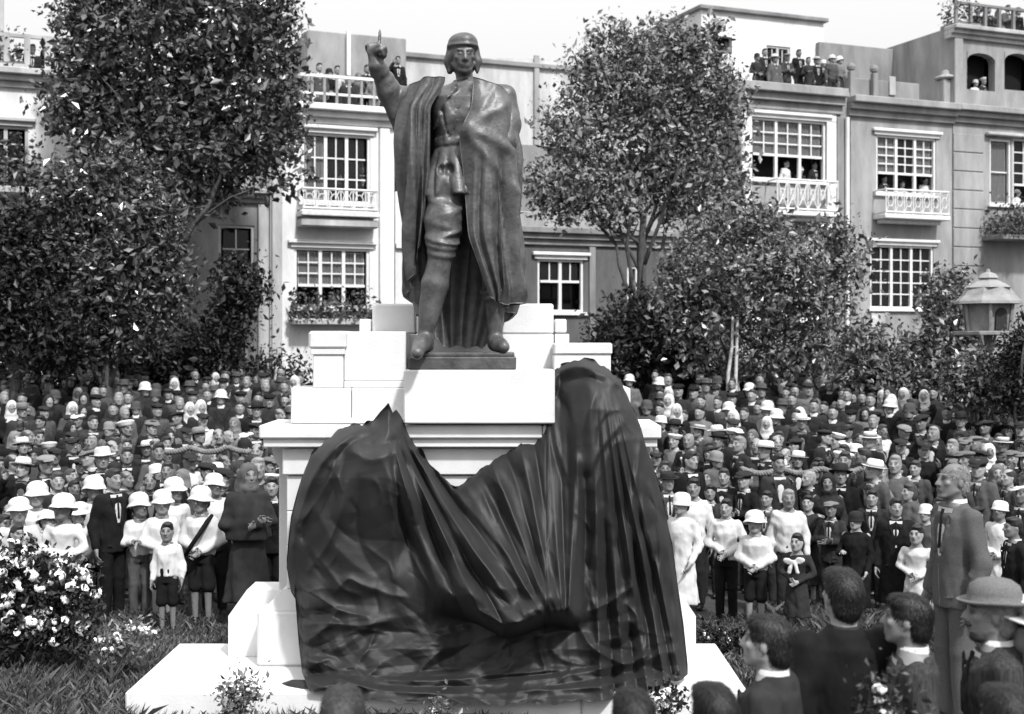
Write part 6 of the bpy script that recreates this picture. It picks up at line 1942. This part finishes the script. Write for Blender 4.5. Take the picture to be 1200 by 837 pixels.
    for f in L:
        g = Sdf((-.16, -.2, f.shz-.05), (.16, .2, f.H+.03), .016)
        add_head(g, f.hc, f.R, f.hs, .012, True, (0, .02, f.shz-.02))
        LH.append(g.mesh(1))
    def co(me):
        V = np.empty(len(me.vertices)*3, np.float32); me.vertices.foreach_get("co", V)
        Q = np.empty(len(me.loops), np.int32); me.loops.foreach_get("vertex_index", Q)
        return V.reshape(-1, 3), Q.reshape(-1, 4)
    LT = [co(f.parts[1][1]) for f in L]
    acc = {}
    def push(key, V, Q, loc, rz, sc):
        c, s_ = math.cos(rz), math.sin(rz)
        W = V*sc; W = np.stack([W[:,0]*c-W[:,1]*s_+loc[0], W[:,0]*s_+W[:,1]*c+loc[1], W[:,2]+loc[2]], 1)
        a = acc.setdefault(key, [[], [], 0]); a[0].append(W); a[1].append(Q+a[2]); a[2] += len(W)
    for row, side, i, x, dd in far:
        k = rg.randrange(3); f = L[k]; sc = rg.uniform(.92, 1.05)
        rz = face_to(x, dd, -.4, 9)+rg.uniform(-.3, .3); loc = (x, dd, ground_z(dd)-.02)
        push('skin', *LH[k], loc, rz, sc)
        push('F'+rg.choice(['black', 'black', 'dark', 'dark', 'grey', 'mid']), *LT[k], loc, rz, sc)
        hat, hm = rg.choice([('hair', 'Hblack'), ('hair', 'Hbrown'), ('long_hair', 'Hblack'), ('hair', 'Hblack'), ('headscarf', 'Fdark'), ('headscarf', 'Fwhite'), ('hair', 'Hbrown'), ('long_hair', 'Hblack'), ('flat_cap', 'Fdark'), ('hair', 'Hblack'), ('brimmed_hat', 'Fgrey'), ('flat_cap', 'Fblack'), ('sun_hat', 'Fwhite'), ('cloche_hat', 'Fgrey'), ('hair', 'Hgrey')])
        V, Q = headgear(hat, .024)
        push(hm, f.hc+f.hs*(V @ f.R.T), Q, loc, rz, sc)
        if rg.random() < .5 and k != 1:
            m = MB(); m.lathe([(.075, f.shz+.0), (.066, f.shz+.06), (.058, f.shz+.06)], 8, (0, -.005, 0), 1.1)
            push('Fwhite', np.concatenate(m.V), np.concatenate(m.Q), loc, rz, sc)
    Vs, Qs, mi, n0 = [], [], [], 0
    me_m = []
    tones = []
    for j, (k, (V, Q, n)) in enumerate(acc.items()):
        V = np.concatenate(V); Q = np.concatenate(Q)
        Vs.append(V); Qs.append(Q+n0); mi.append(np.full(len(Q), j, np.int32)); n0 += len(V)
        me_m.append(SKIN if k == 'skin' else FAB[k[1:]] if k[0] == 'F' else HAIRM[k[1:]])
    me = mesh_np("crowd", np.concatenate(Vs), np.concatenate(Qs), True, np.ones(n0))
    for m_ in me_m: me.materials.append(m_)
    me.polygons.foreach_set("material_index", np.concatenate(mi))
    o = link("crowd", me); tag(o, "farthest heads of the packed crowd under the trees", kind="stuff")
    print("people: placed", len(PLACED), "rows", len(ind), "far", len(far))

    # -------- people on roofs and in windows
    def at_front(fig, px, py, off, label, sc=.97, group=None, **kw):
        o = O2 + NB*off; q = (px-600)/F
        y = (o[1]-KF*o[0])/(1-KF*q); x = q*y
        z = CZ-(py-HOR)/F*y
        f = G[fig]
        hr = .03 if kw.get('hat') else 0
        person(f, (x, y, z-(f.H+hr)*sc), AF+kw.pop('turn', 0), label, scale=sc, group=group, **kw)
    gC = "onlookers on the white house's roof terrace"
    for k, (px, py, fig, top, hat, hm, lab) in enumerate([
        (374, 74, 'coat', 'grey', None, '', "bareheaded person in grey coat at the left end of the white house's roof railing"),
        (386, 80, 'dress', 'black', 'cloche_hat', 'dark', "person in black dress and dark cloche on the white house's roof, second along railing"),
        (395, 77, 'shirt', 'white', None, '', "person in white shirt and dark trousers on the white house's roof railing"),
        (408, 88, 'coat', 'dark', 'flat_cap', 'dark', "stooping person in dark coat and cap mid railing on the white house's roof"),
        (420, 84, 'dress', 'grey', 'headscarf', 'grey', "person in grey dress and headscarf on the white house's roof"),
        (430, 76, 'suit_fold', 'dark', None, '', "tall bareheaded person in dark suit near the statue's raised sleeve"),
        (438, 88, 'dress', 'mid', None, '', "person in mid-grey dress hidden partly by the statue's raised arm"),
        (466, 66, 'suit_brow', 'dark', None, '', "person in dark suit framed between the statue's arm and head"),
        (452, 84, 'dress', 'dark', 'headscarf', 'dark', "person in dark dress and scarf right behind the statue's wrist")]):
        at_front(fig, px, py, .75+.12*(k % 3), lab, .98, gC, top=top, hat=hat, hatm=hm, bottom='dark')
    gE = "onlookers on the roof terrace below the penthouse"
    for k, (px, py, fig, top, hat, hm, lab) in enumerate([
        (853, 54, 'dress', 'white', None, '', "lone person in white dress before the dark penthouse doorway"),
        (887, 62, 'dress', 'dark', 'cloche_hat', 'dark', "person in dark dress and cloche, leftmost of the penthouse terrace row"),
        (896, 57, 'suit', 'dark', None, '', "bareheaded person in dark suit, second in the penthouse terrace row"),
        (908, 64, 'coat', 'mid', 'brimmed_hat', 'straw', "person in mid-grey coat and pale brimmed hat on penthouse terrace"),
        (922, 62, 'suit_fold', 'grey', 'flat_cap', 'grey', "person in grey suit and cap with folded arms on penthouse terrace"),
        (936, 58, 'suit', 'black', None, '', "tallest bareheaded person in black suit mid penthouse terrace"),
        (947, 67, 'dress_hold', 'dark', None, '', "person in dark dress raising a hand on penthouse terrace"),
        (957, 66, 'suit', 'dark', 'straw_boater', 'straw', "person in dark suit and straw boater on penthouse terrace"),
        (965, 70, 'dress', 'light', 'cloche_hat', 'white', "person in pale dress and white cloche on penthouse terrace"),
        (975, 64, 'shirt', 'grey', 'sun_hat', 'white', "person in grey shirt and white hat near the terrace's right end"),
        (984, 66, 'dress', 'mid', 'sun_hat', 'white', "person in mid-grey dress and white hat, rightmost on penthouse terrace")]):
        at_front(fig, px, py, .55+.12*(k % 3) + (1.9 if k == 0 else 0), lab, .98, gE, top=top, hat=hat, hatm=hm, bottom='dark')
    for k, (px, py, fig, top, hat, hm, lab) in enumerate([
        (38, 52, 'suit', 'dark', None, '', "bareheaded person in dark suit at the parapet of the far left white house"),
        (52, 56, 'dress', 'grey', 'headscarf', 'dark', "person in grey dress and dark scarf at the far left house's parapet"),
        (22, 56, 'coat', 'mid', 'flat_cap', 'dark', "person in mid-grey coat and cap at the far left house's parapet"),
        (66, 54, 'suit', 'black', 'brimmed_hat', 'grey', "person in black suit and grey hat where the parapet meets the big tree")]):
        at_front(fig, px, py, .45+.12*(k % 2), lab, .98, "onlookers on the far left roof", top=top, hat=hat, hatm=hm, bottom='dark')
    for k, (px, py, fig, top, hat, hm, lab) in enumerate([
        (1146, 9, 'suit', 'dark', None, '', "bareheaded person in dark suit, leftmost on the loggia roof at far right"),
        (1158, 7, 'coat', 'grey', 'flat_cap', 'grey', "person in grey coat and cap on the loggia roof"),
        (1170, 10, 'dress', 'mid', 'headscarf', 'mid', "person in mid-grey dress and scarf on the loggia roof"),
        (1181, 6, 'suit_fold', 'mid', None, '', "person in mid-grey suit with folded arms on the loggia roof"),
        (1193, 9, 'coat', 'dark', 'brimmed_hat', 'grey', "person in dark coat and brimmed hat at the loggia roof's right")]):
        at_front(fig, px, py, .5+.12*(k % 2), lab, .98, "onlookers on the loggia roof", top=top, hat=hat, hatm=hm, bottom='dark')
    gW = "onlookers at the house windows"
    for px, py, off, fig, top, hat, lab in [
        (398, 204, .34, 'dress', 'dark', None, "person in dark dress at the upper window left of the statue"),
        (424, 194, .34, 'suit', 'black', None, "person in black suit leaning at the right sash of the upper white window"),
        (390, 342, .36, 'shirt', 'mid', None, "person in grey shirt low in the lower window left of the statue"),
        (921, 188, .36, 'shirt', 'white', None, "person in white shirt in the open sash under the crowded terrace"),
        (938, 195, .40, 'dress', 'dark', 'cloche_hat', "person in dark dress and hat in the terrace house window"),
        (954, 190, .36, 'suit', 'dark', None, "person in dark suit at the right sash of the terrace house window"),
        (1036, 206, .36, 'suit', 'dark', None, "person in dark suit at the left sash above the scrolled balcony"),
        (1057, 212, .36, 'dress', 'light', None, "person in pale dress in the middle sash above the scrolled balcony"),
        (1084, 208, .36, 'shirt', 'white', None, "person in white shirt at the right sash above the scrolled balcony"),
        (1143, 93, .36, 'dress', 'light', 'cloche_hat', "person in pale dress at left in the first arched opening"),
        (1152, 91, .36, 'suit', 'dark', 'round_cap', "person in dark suit and pale cap at right in the first arched opening"),
        (1192, 222, .34, 'dress', 'white', 'sun_hat', "person in white with round white hat at the far right window")]:
        at_front(fig, px, py, off, lab, .95, gW, top=top, hat=hat, hatm='white' if hat != 'cloche_hat' else 'light', bottom='dark', turn=RND.uniform(-.3, .3))
build_people()
